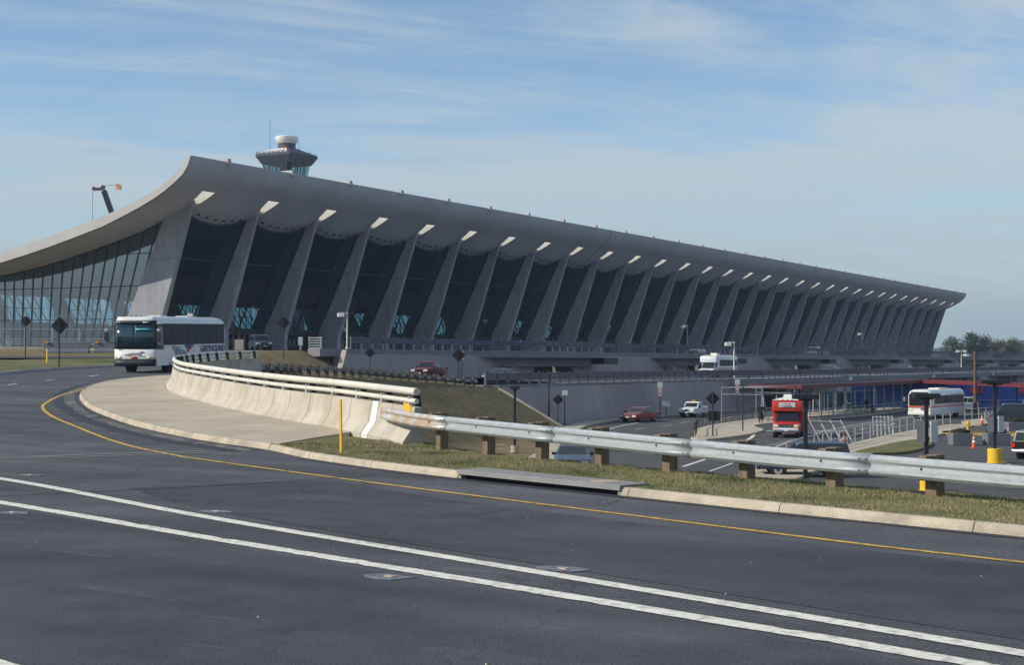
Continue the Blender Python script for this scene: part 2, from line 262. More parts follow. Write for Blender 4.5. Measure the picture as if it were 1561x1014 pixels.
# ------------------------------------------------------------------ mesh helpers
class MB:
    def __init__(s): s.v = []; s.f = []
    def add(s, verts, faces):
        o = len(s.v); s.v.extend([tuple(map(float, q)) for q in verts]); s.f.extend([tuple(i + o for i in f) for f in faces]); return s
    def hexa(s, p):            # 8 points: bottom 4 ccw, top 4
        return s.add(p, [(3, 2, 1, 0), (4, 5, 6, 7), (0, 1, 5, 4), (1, 2, 6, 5), (2, 3, 7, 6), (3, 0, 4, 7)])
    def box(s, c, d, rz=0.0):
        cx, cy, cz = c; a, b, h = d[0] / 2, d[1] / 2, d[2] / 2; co, si = math.cos(rz), math.sin(rz)
        pts = []
        for z in (-h, h):
            for x, y in ((-a, -b), (a, -b), (a, b), (-a, b)):
                pts.append((cx + x * co - y * si, cy + x * si + y * co, cz + z))
        return s.hexa(pts)
    def bar(s, a, b, w, h=None, up=(0, 0, 1)):
        a = Vector(a); b = Vector(b); d = (b - a).normalized(); h = h or w
        upv = Vector(up)
        if abs(d.dot(upv)) > 0.98: upv = Vector((1, 0, 0))
        sx = d.cross(upv).normalized() * (w / 2); sy = sx.cross(d).normalized() * (h / 2)
        return s.hexa([a - sx - sy, a + sx - sy, a + sx + sy, a - sx + sy, b - sx - sy, b + sx - sy, b + sx + sy, b - sx + sy])
    def tube(s, pts, r, n=10, caps=True):
        pts = [Vector(q) for q in pts]; k = len(pts); rr = r if isinstance(r, (list, tuple)) else [r] * k
        rings = []
        for i, q in enumerate(pts):
            t = (pts[min(i + 1, k - 1)] - pts[max(i - 1, 0)]).normalized()
            ref = Vector((0, 0, 1)) if abs(t.z) < 0.9 else Vector((1, 0, 0))
            u = t.cross(ref).normalized(); w = t.cross(u).normalized()
            rings.append([q + u * rr[i] * math.cos(2 * math.pi * j / n) + w * rr[i] * math.sin(2 * math.pi * j / n) for j in range(n)])
        vs_ = [q for ring in rings for q in ring]; fs = []
        for i in range(k - 1):
            for j in range(n):
                fs.append((i * n + j, i * n + (j + 1) % n, (i + 1) * n + (j + 1) % n, (i + 1) * n + j))
        if caps:
            fs.append(tuple(reversed(range(n)))); fs.append(tuple((k - 1) * n + j for j in range(n)))
        return s.add(vs_, fs)
    def lathe(s, c, prof, n=24):
        vs_ = []; fs = []; k = len(prof)
        for r, z in prof:
            for j in range(n):
                a = 2 * math.pi * j / n; vs_.append((c[0] + r * math.cos(a), c[1] + r * math.sin(a), c[2] + z))
        for i in range(k - 1):
            for j in range(n):
                fs.append((i * n + j, i * n + (j + 1) % n, (i + 1) * n + (j + 1) % n, (i + 1) * n + j))
        fs.append(tuple(reversed(range(n)))); fs.append(tuple((k - 1) * n + j for j in range(n)))
        return s.add(vs_, fs)
    def prism(s, poly, h0, h1, axis='z'):
        """poly of 2-D points extruded along an axis"""
        k = len(poly)
        def P(a, b, h):
            return (a, b, h) if axis == 'z' else ((a, h, b) if axis == 'y' else (h, a, b))
        vs_ = [P(a, b, h0) for a, b in poly] + [P(a, b, h1) for a, b in poly]
        fs = [tuple(reversed(range(k))), tuple(range(k, 2 * k))]
        for i in range(k):
            fs.append((i, (i + 1) % k, k + (i + 1) % k, k + i))
        return s.add(vs_, fs)
    def loft(s, rings, caps=True, closed=True):
        k = len(rings); n = len(rings[0]); vs_ = [q for r_ in rings for q in r_]; fs = []
        for i in range(k - 1):
            for j in range(n if closed else n - 1):
                fs.append((i * n + j, i * n + (j + 1) % n, (i + 1) * n + (j + 1) % n, (i + 1) * n + j))
        if caps and closed:
            fs.append(tuple(reversed(range(n)))); fs.append(tuple((k - 1) * n + j for j in range(n)))
        return s.add(vs_, fs)
    def mesh(s, name, mat, smooth=False):
        me = bpy.data.meshes.new(name); me.from_pydata(s.v, [], s.f); me.update()
        if mat is not None: me.materials.append(MATS[mat] if isinstance(mat, str) else mat)
        import bmesh
        bm = bmesh.new(); bm.from_mesh(me); bmesh.ops.recalc_face_normals(bm, faces=bm.faces); bm.to_mesh(me); bm.free()
        if smooth:
            me.polygons.foreach_set('use_smooth', [True] * len(me.polygons))
            me.set_sharp_from_angle(angle=R(38))
        return me
    def build(s, name, mat, parent=None, loc=None, smooth=False, bevel=0.0):
        return link(name, s.mesh(name, mat, smooth), parent, loc, bevel)
def link(name, me, parent=None, loc=None, bevel=0.0, rz=0.0):
    o = bpy.data.objects.new(name, me); COL.objects.link(o)
    if parent is not None: o.parent = parent
    if loc is not None: o.location = loc
    if rz: o.rotation_euler = (0, 0, rz)
    if bevel:
        b = o.modifiers.new('bevel', 'BEVEL'); b.width = bevel; b.segments = 2; b.limit_method = 'ANGLE'
    return o
def tag(o, label, cat, group=None):
    o['label'] = label; o['category'] = cat
    if group: o['group'] = group
    return o
def thing(name, label, cat, loc=(0, 0, 0), rz=0.0, group=None, rot=None):
    o = bpy.data.objects.new(name, None); COL.objects.link(o); o.location = loc
    o.rotation_euler = rot if rot else (0, 0, rz); o.empty_display_size = 0.3
    return tag(o, label, cat, group)
def struct(o): o['kind'] = 'structure'; return o
def copy_tree(src, parent=None):
    c = src.copy(); COL.objects.link(c); c.parent = parent
    for ch in list(src.children): copy_tree(ch, c)
    return c
def smooth_path(pts, step=1.0, closed=False):
    """Catmull-Rom through points of any dimension, resampled at about `step`"""
    P = [np.array(q, float) for q in pts]; out = []
    n = len(P)
    for i in range(n - 1):
        p0 = P[i - 1] if i > 0 else 2 * P[0] - P[1]; p1 = P[i]; p2 = P[i + 1]; p3 = P[i + 2] if i + 2 < n else 2 * P[-1] - P[-2]
        m = max(2, int(np.linalg.norm(p2 - p1) / step * 2))
        for k in range(m):
            t = k / m
            out.append(0.5 * ((2 * p1) + (-p0 + p2) * t + (2 * p0 - 5 * p1 + 4 * p2 - p3) * t * t + (-p0 + 3 * p1 - 3 * p2 + p3) * t ** 3))
    out.append(P[-1]); A = np.array(out)
    L = np.concatenate([[0], np.cumsum(np.linalg.norm(np.diff(A, axis=0), axis=1))])
    k = max(2, int(round(L[-1] / step)) + 1); s = np.linspace(0, L[-1], k)
    return np.stack([np.interp(s, L, A[:, c]) for c in range(A.shape[1])], -1)
def offset_path(path, off):
    """offset a 2-D path to its left by `off`"""
    t = np.gradient(path[:, :2], axis=0); t /= np.linalg.norm(t, axis=1, keepdims=True)
    nrm = np.stack([-t[:, 1], t[:, 0]], -1)
    return path[:, :2] + nrm * off
def along(path):
    return np.concatenate([[0], np.cumsum(np.linalg.norm(np.diff(path[:, :2], axis=0), axis=1))])
def at_len(path, s):
    L = along(path); return np.array([np.interp(s, L, path[:, c]) for c in range(path.shape[1])])

# ------------------------------------------------------------------ levels and terrain
G = -3.9            # ground level of the lower roads
ARR = -0.25         # arrivals deck
DEP = 3.0           # departures deck
FX, FY = -0.490, 0.872
def zr(x, y):
    d = np.asarray(x) * FX + np.asarray(y) * FY
    z = np.where(d < 32, 0.0, 0.0215 * (d - 32))
    z = np.where(d > 130, 0.0215 * 98 + 0.045 * (d - 130), z)
    return np.minimum(z, DEP)
def zr1(x, y): return float(zr(x, y))

# inner edge of the road, from beyond the right of the frame round the concrete nose and off behind the coach
KERB = smooth_path([(22, 10.5), (10, 14.2), (3, 16.5), (-3.53, 18.77), (-6.73, 19.92), (-10.04, 21.23), (-13.85, 22.75), (-16.77, 24.11), (-18.99, 25.37), (-21.45, 26.94)], 0.5)
NOSE = smooth_path([(-21.45, 26.94), (-24.92, 28.47), (-28.81, 30.77), (-31.82, 32.88), (-36.44, 36.45), (-40.07, 39.62), (-43.83, 43.17), (-47.13, 46.67), (-51.17, 51.58), (-53.92, 55.71), (-56.25, 61.06)], 0.5)
BEYOND = smooth_path([(-56.25, 61.06), (-58.6, 68), (-61.2, 77), (-66.5, 86), (-78, 95), (-92, 104), (-99, 116)], 1.0)
INNER = np.concatenate([KERB, NOSE[1:], BEYOND[1:]])
OUTER = smooth_path([(10, -32), (-20, -12), (-42, 16), (-55, 38), (-62, 51), (-66.28, 59.24), (-70.0, 65.4), (-72, 71), (-74.5, 80), (-80, 90), (-92, 101), (-108, 113), (-116, 122)], 1.0)
# foot of the barrier, near end -> nose -> far end
BAR = smooth_path([(-18.80, 28.42), (-22.25, 31.0), (-24.01, 32.25), (-27.44, 34.45), (-32.6, 38.3), (-38.87, 43.4), (-41.82, 46.1), (-45.48, 49.9), (-48.6, 53.6), (-52.0, 58.8), (-54.6, 64.0), (-56.1, 69.0)], 0.5)
FENCE = smooth_path([(-57.2, 70.6), (-58.4, 74.5), (-60.02, 78.73), (-63.16, 90.74), (-65.23, 101.05), (-65.75, 111.8)], 0.5)
RAIL = offset_path(KERB, -2.75)     # guard rail line, on the verge side
RAIL = RAIL[: int(len(RAIL) * 0.955)]
# crest between the upper ground and the lower ground, with its height
crest_xy = np.concatenate([RAIL[:, :2] + 0.0, offset_path(BAR, -0.9), FENCE[:, :2] + np.array([0.6, 0.0])])
crest_xy = np.concatenate([[[60, 0]], crest_xy, [[-65.6, 114]]])
fz = np.interp(FENCE[:, 1], [70.6, 78.7, 90.7, 101, 111.8], [1.14, 0.98, 0.70, 0.27, -0.28])
crest_z = np.concatenate([[0.0], zr(RAIL[:, 0], RAIL[:, 1]) - 0.3, zr(BAR[:, 0], BAR[:, 1]) - 0.05, fz, [-0.3]])
def za(x, y):
    return np.minimum(zr(x, y), np.maximum(ARR, ARR + 0.045 * (130 - np.asarray(y))))
def sstep(a, b, t):
    u = np.clip((t - a) / (b - a), 0, 1); return u * u * (3 - 2 * u)
def terrain_z(X, Y):
    P = np.stack([X.ravel(), Y.ravel()], -1)
    A = crest_xy[:-1]; B = crest_xy[1:]; AB = B - A; L2 = (AB ** 2).sum(1)
    best = np.full(len(P), 1e9); sd = np.zeros(len(P)); zc = np.zeros(len(P))
    for i in range(len(A)):
        t = np.clip(((P - A[i]) @ AB[i]) / L2[i], 0, 1); Q = A[i] + t[:, None] * AB[i]; D = P - Q; dd = (D ** 2).sum(1)
        side = AB[i][0] * D[:, 1] - AB[i][1] * D[:, 0]
        mk = dd < best
        best[mk] = dd[mk]; zc[mk] = (crest_z[i] + t * (crest_z[i + 1] - crest_z[i]))[mk]; sd[mk] = (np.sqrt(dd) * np.where(side < 0, 1, -1))[mk]
    sd = sd.reshape(X.shape); zc = zc.reshape(X.shape)
    low = np.maximum(G - 0.05, zc - 0.52 * np.maximum(sd, 0) - 0.0)
    # soften the toe
    up = zr(X, Y) - 0.06
    arr = za(X, Y) - 0.08
    mound = np.where(X > -92, arr + (up - arr) * sstep(-84.0, -93.5, X), up)
    mound = np.where((Y > 121) & (X > -90.5), arr, mound)
    up2 = np.where((Y > 84) & (X < -60), mound, up)
    # verge beside the fence meets the arrivals ramp
    k = sstep(0, 7, -sd)
    up2 = np.where((Y > 72) & (sd < 0) & (X > -76), zc * (1 - k) + up2 * k, up2)
    z = np.where(sd > 0, low, up2)
    z = np.where((X > -65.6) & (Y > 114), G - 0.05, z)
    z = np.where((X <= -65.6) & (X > -90.5) & (Y > 130), ARR - 0.08, z)
    return z
def grid_mesh(name, xs, ys, mat):
    X, Y = np.meshgrid(xs, ys, indexing='ij'); Z = terrain_z(X, Y)
    Z = Z + 0.03 * np.sin(X * 1.3 + np.cos(Y * 0.7) * 2) * np.cos(Y * 1.1)
    nx, ny = len(xs), len(ys)
    V = np.stack([X.ravel(), Y.ravel(), Z.ravel()], -1)
    i = np.arange(nx - 1)[:, None]; j = np.arange(ny - 1)[None, :]
    a = (i * ny + j).ravel(); F = np.stack([a, a + ny, a + ny + 1, a + 1], -1)
    me = bpy.data.meshes.new(name); me.from_pydata(V.tolist(), [], F.tolist()); me.update(); me.materials.append(MATS[mat])
    me.polygons.foreach_set('use_smooth', [True] * len(me.polygons))
    return me
terr = struct(link('terrain', grid_mesh('terrain', np.arange(-150, 60.1, 1.0), np.arange(-45, 150.1, 1.0), 'turf_dry')))

def sheet(pathL, pathR, zf, off, mat, name, nsub=6, parent=None):
    """strip between two 2-D paths with the same number of points, draped on a height function"""
    n = len(pathL); V = []; F = []
    for i in range(n):
        for k in range(nsub + 1):
            t = k / nsub; x = pathL[i][0] * (1 - t) + pathR[i][0] * t; y = pathL[i][1] * (1 - t) + pathR[i][1] * t
            V.append((x, y, zf(x, y) + off))
    for i in range(n - 1):
        for k in range(nsub):
            a = i * (nsub + 1) + k; F.append((a, a + 1, a + nsub + 2, a + nsub + 1))
    me = bpy.data.meshes.new(name); me.from_pydata(V, [], F); me.update(); me.materials.append(MATS[mat])
    import bmesh
    bm = bmesh.new(); bm.from_mesh(me); bmesh.ops.recalc_face_normals(bm, faces=bm.faces)
    if sum(f.normal.z for f in bm.faces) < 0: bmesh.ops.reverse_faces(bm, faces=bm.faces)
    bm.to_mesh(me); bm.free()
    o = link(name, me, parent)
    return o
def resample(path, n):
    L = along(path); s = np.linspace(0, L[-1], n); return np.stack([np.interp(s, L, path[:, c]) for c in range(2)], -1)
def stripe(path, w, zf, off, mat, name, parent, step=0.6):
    p = smooth_path(path, step) if len(path) > 2 else np.array([np.array(path[0]) + (np.array(path[1]) - np.array(path[0])) * t for t in np.linspace(0, 1, max(2, int(np.linalg.norm(np.array(path[1]) - np.array(path[0])) / step)))])
    return sheet(offset_path(p, w / 2), offset_path(p, -w / 2), zf, off, mat, name, 1, parent)

# big ground to the horizon
g = MB(); g.add([(-3200, -1400, -4.3), (3200, -1400, -4.3), (3200, 3000, -4.3), (-3200, 3000, -4.3)], [(0, 1, 2, 3)])
struct(g.build('ground', 'turf_dry'))

# upper road
NR = 180
road = struct(sheet(resample(OUTER, NR), resample(INNER, NR), zr1, 0.03, 'asphalt', 'road', 14))
# darker repaved band nearest the camera, following the double line
W2 = [(-40, 27.5), (-28, 20.6), (-20.58, 18.41), (-13.55, 15.49), (-8.23, 13.53), (-4.79, 12.27), (-2.16, 11.29), (6, 8.2), (16, 4.4)]
W1 = [(-40, 21.2), (-28, 18.6), (-17.2, 15.39), (-11.98, 13.7), (-7.51, 12.34), (-4.45, 11.39), (-2.53, 10.77), (6, 7.7), (16, 4.0)]
band = smooth_path(W1, 0.8)
sheet(offset_path(band, -0.25), offset_path(band, -9.5) if False else band + np.array([-6.0, -12.0]), zr1, 0.034, 'asphalt_dark', 'repaved_strip', 4, road)
sheet(offset_path(smooth_path([(-16.0, 20.4), (-13, 18.6), (-9, 17.0), (-4, 15.2), (4, 12.4), (14, 8.8)], 0.8), 1.0), offset_path(smooth_path([(-16.0, 20.4), (-13, 18.6), (-9, 17.0), (-4, 15.2), (4, 12.4), (14, 8.8)], 0.8), -2.6), zr1, 0.0345, 'asphalt_dark', 'repaved_strip', 4, road)
def rag_line(path, w, mat, name, seed, gaps=0.0, step=0.16, off=0.039, rag=0.16):
    """painted line with a worn, uneven edge and small missing bites"""
    r_ = np.random.default_rng(seed); p = smooth_path(path, step); n = len(p)
    def edge():
        lo_ = np.interp(np.arange(n), np.arange(0, n + 24, 24), r_.random(len(np.arange(0, n + 24, 24))))
        mid_ = np.interp(np.arange(n), np.arange(0, n + 5, 5), r_.random(len(np.arange(0, n + 5, 5))))
        bite = np.clip(mid_ - 0.62, 0, 1) * 2.4 * np.clip(lo_ * 1.6 - 0.4, 0, 1)
        return w / 2 * (1 + 0.25 * rag * (r_.random(n) - 0.5) - rag * 1.6 * bite - 0.12 * rag * lo_)
    a = edge(); b = edge()
    t = np.gradient(p, axis=0); t /= np.linalg.norm(t, axis=1, keepdims=True); nn = np.stack([-t[:, 1], t[:, 0]], -1)
    Lp = p + nn * a[:, None]; Rp = p - nn * b[:, None]; V = []; F = []
    for i in range(n):
        V.append((Lp[i][0], Lp[i][1], zr1(*Lp[i]) + off)); V.append((Rp[i][0], Rp[i][1], zr1(*Rp[i]) + off))
    for i in range(n - 1):
        if r_.random() < gaps: continue
        F.append((2 * i, 2 * i + 1, 2 * i + 3, 2 * i + 2))
    me = bpy.data.meshes.new(name); me.from_pydata(V, [], F); me.update(); me.materials.append(MATS[mat])
    return link(name, me, road)
rag_line(W2, 0.22, 'line_white', 'lane_line', 1, 0.0, rag=0.14, step=0.06)
rag_line(W1, 0.24, 'line_white', 'lane_line', 2, 0.0, rag=0.34, step=0.05)
rag_line([(-20, 10.75), (-12, 8.32), (-8.46, 7.38), (-3, 5.8), (5, 3.3)], 0.18, 'line_white', 'lane_line', 3, 0.0, rag=0.5, step=0.05)
YEL = [(-54.2, 58.0), (-52.6, 54.2), (-50.62, 51.03), (-45.96, 44.49), (-41.16, 38.91), (-38.36, 36.14), (-34.85, 33.22), (-31.45, 30.7), (-25.82, 26.69), (-22.32, 24.75), (-14.92, 21.26), (-8.94, 18.69), (-5.05, 17.05), (-3.09, 16.36), (4, 13.9), (16, 9.8)]
rag_line(YEL, 0.115, 'line_yellow', 'edge_line', 4, 0.012, rag=0.35, step=0.08)
# transverse faint lines and seams
stripe([(-24.96, 22.33), (-22.4, 25.9)], 0.12, zr1, 0.040, 'line_faint', 'stop_line', road)
stripe([(-24.6, 22.05), (-22.05, 25.6)], 0.10, zr1, 0.0402, 'line_faint', 'stop_line', road)
stripe([(-31, 13.3), (-24.96, 22.33)], 0.12, zr1, 0.0404, 'line_faint', 'stop_line', road)
stripe([(-30.6, 13.1), (-24.6, 22.05)], 0.10, zr1, 0.0406, 'line_faint', 'stop_line', road)
stripe([(-17.99, 16.11), (-16.9, 18.2), (-16.11, 20.06), (-15.5, 22.6)], 0.05, zr1, 0.041, 'tar', 'tar_seam', road)
stripe([(-30, 9.0), (-22, 13.4), (-17.99, 16.11)], 0.05, zr1, 0.0412, 'tar', 'tar_seam', road)
stripe([(-40, 19), (-34, 26), (-30, 31)], 0.04, zr1, 0.0414, 'tar', 'tar_seam', road)
stripe([(-58, 42), (-52, 46.5), (-46, 50.2), (-42, 42)], 0.05, zr1, 0.0416, 'line_faint', 'tar_seam', road)
for a, b in (((-55.17, 49.79), (-56.04, 51.14)), ((-58.17, 54.97), (-58.6, 55.95)), ((-60.7, 60.49), (-61.87, 62.37)), ((-51.6, 44.6), (-52.6, 46.0)), ((-48, 39.6), (-49, 41))):
    stripe([a, b], 0.15, zr1, 0.040, 'line_white', 'lane_dash', road)
eo = offset_path(OUTER, -0.7)
rag_line(eo[int(len(eo) * 0.40):int(len(eo) * 0.56):6].tolist(), 0.12, 'line_white', 'edge_line', 5, 0.12)
# dirty gutter along the nose and the kerb
gp = np.concatenate([offset_path(NOSE, 0.6)[:70:7], offset_path(NOSE, 1.3)[70:88:6]]) if False else offset_path(NOSE, 0.55)[:88:6]
rag_line(gp.tolist(), 0.9, 'tar', 'gutter_dirt', 6, 0.0, rag=0.5, off=0.0355)
rag_line((gp + np.array([0.12, 0.1])).tolist(), 0.42, 'grit', 'gutter_dirt', 8, 0.10, rag=0.8, off=0.037, step=0.3)
rag_line(offset_path(KERB, 0.16)[::8].tolist(), 0.20, 'tar', 'gutter_dirt', 7, 0.0, rag=0.6, off=0.036)
# sealed cracks
def wiggle(a, b, n, amp, sd):
    r_ = np.random.default_rng(sd); t = np.linspace(0, 1, n)[:, None]; p_ = np.array(a) * (1 - t) + np.array(b) * t
    d_ = np.array(b) - np.array(a); q_ = np.array([-d_[1], d_[0]]) / np.linalg.norm(d_); return (p_ + q_ * (np.cumsum(r_.normal(0, amp, n)) * np.sin(np.pi * t[:, 0]) ** .5)[:, None]).tolist()
for i_, (a, b, w_) in enumerate((((-3.5, 6.4), (-1.2, 10.2), .012), ((-30, 22), (-24.5, 21.0), .02), ((-10.5, 17.4), (-9.6, 20.4), .02), ((-36, 27), (-33, 33), .03))):
    rag_line(wiggle(a, b, 12, 0.10, 40 + i_), w_, 'tar', 'crack_sealing', 60 + i_, 0.0, rag=0.6, step=0.06, off=0.0395 + .0001 * i_)
# pavement marker patches
for x, y in ((-15.9, 14.45), (-13.65, 16.0), (-8.15, 12.08), (-6.95, 13.42), (-20.7, 19.2)):
    m = MB(); k = 9; ph = random.random() * 6
    m.prism([(x + (0.20 + 0.12 * random.random()) * math.cos(ph + 2 * math.pi * j / k), y + (0.13 + 0.09 * random.random()) * math.sin(ph + 2 * math.pi * j / k)) for j in range(k)], 0.036, 0.0405)
    pm = m.build('marker_patch', 'patch_grey', road)
    m = MB(); m.box((x + 0.02, y, 0.045), (0.12, 0.07, 0.010), -0.35); m.build('reflector', 'rust', road)
# light specks of gravel
m = MB()
for _ in range(260):
    a = rng.uniform(-32, 8); t = rng.uniform(0, 1); x = a; y = 22 - a * 0.45 - t * 16
    if (y < 2): continue
    s = rng.uniform(0.004, 0.011); m.box((x, y, zr1(x, y) + 0.034 + s * 0.5), (s * 1.6, s, s), rng.uniform(0, 3))
gr = m.build('road_grit', 'concrete_walk', road); gr['kind'] = 'stuff'

# kerb stones along the verge (with the drain inlet between), each stone its own piece
kerb = struct(MB().box((0, 0, -30), (0.1, 0.1, 0.1)).build('kerb', 'concrete_kerb')) if False else None
kerb = bpy.data.objects.new('kerb', None); COL.objects.link(kerb); kerb['kind'] = 'structure'
KL = along(KERB)
def kerb_piece(path, s0, s1, h=0.155, w=0.17, off=0.0, mat='concrete_kerb', parent=None, zoff=0.0, name='kerb_stone'):
    s = np.linspace(s0, s1, max(3, int((s1 - s0) / 0.6) + 2)); pts = np.array([at_len(path, q) for q in s])
    t = np.gradient(pts, axis=0); t /= np.linalg.norm(t, axis=1, keepdims=True); nn = np.stack([t[:, 1], -t[:, 0]], -1)
    rings = []
    for q, n_ in zip(pts, nn):
        z = zr1(q[0], q[1]) + zoff
        prof = [(-0.012, -0.12), (0.0, 0.04), (0.028, h - 0.03), (0.055, h), (w, h), (w, -0.12)]
        rings.append([(q[0] + n_[0] * (o + off), q[1] + n_[1] * (o + off), z + dz) for o, dz in prof])
    return MB().loft(rings).build(name, mat, parent, smooth=True)
iS = float(np.interp(-13.9, KERB[::-1, 0], KL[::-1])); iE = float(np.interp(-9.95, KERB[::-1, 0], KL[::-1]))
iA, iB = min(iS, iE), max(iS, iE)
s = 0.0
while s < KL[-1] - 0.3:
    e = min(s + 3.05, KL[-1])
    if s < iA < e: e = iA
    if iA - 1e-6 <= s < iB: s = iB; continue
    kerb_piece(KERB, s + 0.008, e - 0.008, parent=kerb); s = e
# drain inlet
inlet = thing('drain_inlet', 'grey concrete kerb inlet slab with dark slot beneath and rusty manhole lid', 'drain', (0, 0, 0))
s = np.linspace(iA + 0.01, iB - 0.01, 7); pts = np.array([at_len(KERB, q) for q in s]); t = np.gradient(pts, axis=0); t /= np.linalg.norm(t, axis=1, keepdims=True); nn = np.stack([t[:, 1], -t[:, 0]], -1)
MB().loft([[(q[0] + n_[0] * o, q[1] + n_[1] * o, dz) for o, dz in ((-0.02, 0.105), (-0.02, 0.175), (0.0, 0.185), (0.62, 0.190), (0.62, 0.10))] for q, n_ in zip(pts, nn)]).build('slab', 'concrete_slab', inlet)
MB().loft([[(q[0] + n_[0] * o, q[1] + n_[1] * o, dz) for o, dz in ((0.16, -0.05), (0.16, 0.104), (0.30, 0.104), (0.30, -0.05))] for q, n_ in zip(pts, nn)]).build('throat', 'sign_back', inlet)
for q, n_ in ((pts[0], nn[0]), (pts[-1], nn[-1])):
    MB().box((q[0] + n_[0] * 0.08, q[1] + n_[1] * 0.08, 0.05), (0.12, 0.16, 0.104), math.atan2(n_[1], n_[0])).build('pier', 'concrete_slab', inlet)
q = pts[1] + nn[1] * 0.34
MB().lathe((q[0], q[1], 0.1865), [(0.0, 0.0), (0.24, 0.0), (0.24, 0.008), (0.0, 0.010)], 20).build('manhole_lid', 'rust', inlet)
# concrete nose: kerb edge and slabs between the kerb and the barrier
NL = along(NOSE); s = 0.0; nose = bpy.data.objects.new('pavement', None); COL.objects.link(nose); nose['kind'] = 'structure'
while s < NL[-1] - 0.5:
    e = min(s + 3.05, NL[-1]); kerb_piece(NOSE, s + 0.008, e - 0.008, h=0.15, parent=nose, zoff=0.02); s = e
nb = 14; a = resample(offset_path(NOSE, -0.16), nb * 6 + 1)
barfoot = resample(offset_path(BAR, 0.02)[int(len(BAR) * 0.075):int(len(BAR) * 0.97)], nb * 6 + 1)
for k in range(nb):
    V = []; F = []; m = 6
    for i in range(m + 1):
        ii = k * 6 + i
        for j in range(5):
            t = j / 4; p_ = a[ii] * (1 - t) + barfoot[ii] * t
            if i == 0: p_ = p_ + (a[ii + 1] - a[ii]) * 0.012
            V.append((p_[0], p_[1], zr1(*p_) + 0.165 + 0.03 * t))
    for i in range(m):
        for j in range(4):
            q = i * 5 + j; F.append((q, q + 1, q + 6, q + 5))
    me = bpy.data.meshes.new('slab'); me.from_pydata(V, [], F); me.update(); me.materials.append(MATS['concrete_walk']); link('slab', me, nose)
# thin kerb return between walk and verge
p0 = np.array(a[0]); p1 = np.array(barfoot[0])
MB().bar((p0[0], p0[1], zr1(*p0) + 0.12), (p1[0], p1[1], zr1(*p1) + 0.15), 0.22, 0.10).build('kerb_return', 'concrete_walk', nose)

# verge between kerb and guard rail, then the bank falling to the lower road
vk = np.concatenate([KERB, NOSE[1:8]]); secs = [(0.16, 0.15), (0.5, 0.16), (1.2, 0.17), (2.0, 0.18), (2.9, 0.17), (3.6, 0.10), (4.4, -0.18), (6.5, -1.25), (9.0, -2.6), (12.0, -4.1)]
V = []; F = []; ns = len(secs)
vn = np.gradient(vk, axis=0); vn /= np.linalg.norm(vn, axis=1, keepdims=True); vnn = np.stack([vn[:, 1], -vn[:, 0]], -1)
for i in range(len(vk)):
    q = vk[i]; z0 = zr1(*q)
    for o, dz in secs:
        V.append((q[0] + vnn[i][0] * o, q[1] + vnn[i][1] * o, z0 + dz + (0.008 * math.sin(i * 0.9 + o * 3) if o > 0.3 else 0)))
for i in range(len(vk) - 1):
    for k in range(ns - 1):
        a_ = i * ns + k; F.append((a_, a_ + 1, a_ + ns + 1, a_ + ns))
me = bpy.data.meshes.new('verge'); me.from_pydata(V, [], F); me.update(); me.materials.append(MATS['turf'])
me.polygons.foreach_set('use_smooth', [True] * len(me.polygons))
verge = struct(link('verge', me))
# grass blades on the verge
def blades(name, base, zs, hmin, hmax, w, label):
    n = len(base); ang = rng.uniform(0, 2 * math.pi, n); h = rng.uniform(hmin, hmax, n) * np.clip(0.75 + 0.5 * np.sin(base[:, 0] * 2.7 + 1.3 * np.sin(base[:, 1] * 1.9)) * np.cos(base[:, 1] * 3.1 + base[:, 0]) + 0.25 * np.sin(base[:, 0] * 9 + base[:, 1] * 7) + (rng.random(n) > 0.985) * 1.3, 0.25, 2.4); lean = rng.uniform(0.1, 0.9, n) * h; la = rng.uniform(0, 2 * math.pi, n)
    ww = w * rng.uniform(0.6, 1.3, n)
    ux = np.cos(ang) * ww; uy = np.sin(ang) * ww
    A = np.stack([base[:, 0] - ux, base[:, 1] - uy, zs - 0.01], -1); B = np.stack([base[:, 0] + ux, base[:, 1] + uy, zs - 0.01], -1)
    C = np.stack([base[:, 0] + np.cos(la) * lean, base[:, 1] + np.sin(la) * lean, zs + h], -1)
    Vv = np.stack([A, B, C], 1).reshape(-1, 3)
    me = bpy.data.meshes.new(name); me.vertices.add(3 * n); me.vertices.foreach_set('co', Vv.ravel())
    me.loops.add(3 * n); me.loops.foreach_set('vertex_index', np.arange(3 * n)); me.polygons.add(n); me.polygons.foreach_set('loop_start', np.arange(0, 3 * n, 3)); me.polygons.foreach_set('loop_total', np.full(n, 3))
    me.update(); me.validate(); me.materials.append(MATS['grass_blade'])
    o = link(name, me); o['kind'] = 'stuff'; o['label'] = label; o['category'] = 'grass'
    return o
nB = 230000
si = rng.uniform(0, len(vk) - 1.001, nB); i0 = si.astype(int); fr = (si - i0)[:, None]
qq = vk[i0] * (1 - fr) + vk[i0 + 1] * fr; nq = vnn[i0]; oo = 0.14 + 3.6 * rng.random(nB)
base = qq + nq * oo[:, None]
# clear the inlet slab
VKL = along(vk); kl = np.interp(si, np.arange(len(VKL)), VKL); keep = (kl < KL[-1] - 0.1) & ~((kl > iA - 0.05) & (kl < iB + 0.05) & (oo < 0.68))
base = base[keep]; oo = oo[keep]
zz = zr(base[:, 0], base[:, 1]) + np.interp(oo, [q[0] for q in secs], [q[1] for q in secs])
blades('grass', base, zz, 0.018, 0.055, 0.006, 'short patchy winter grass on the verge under the guard rail')
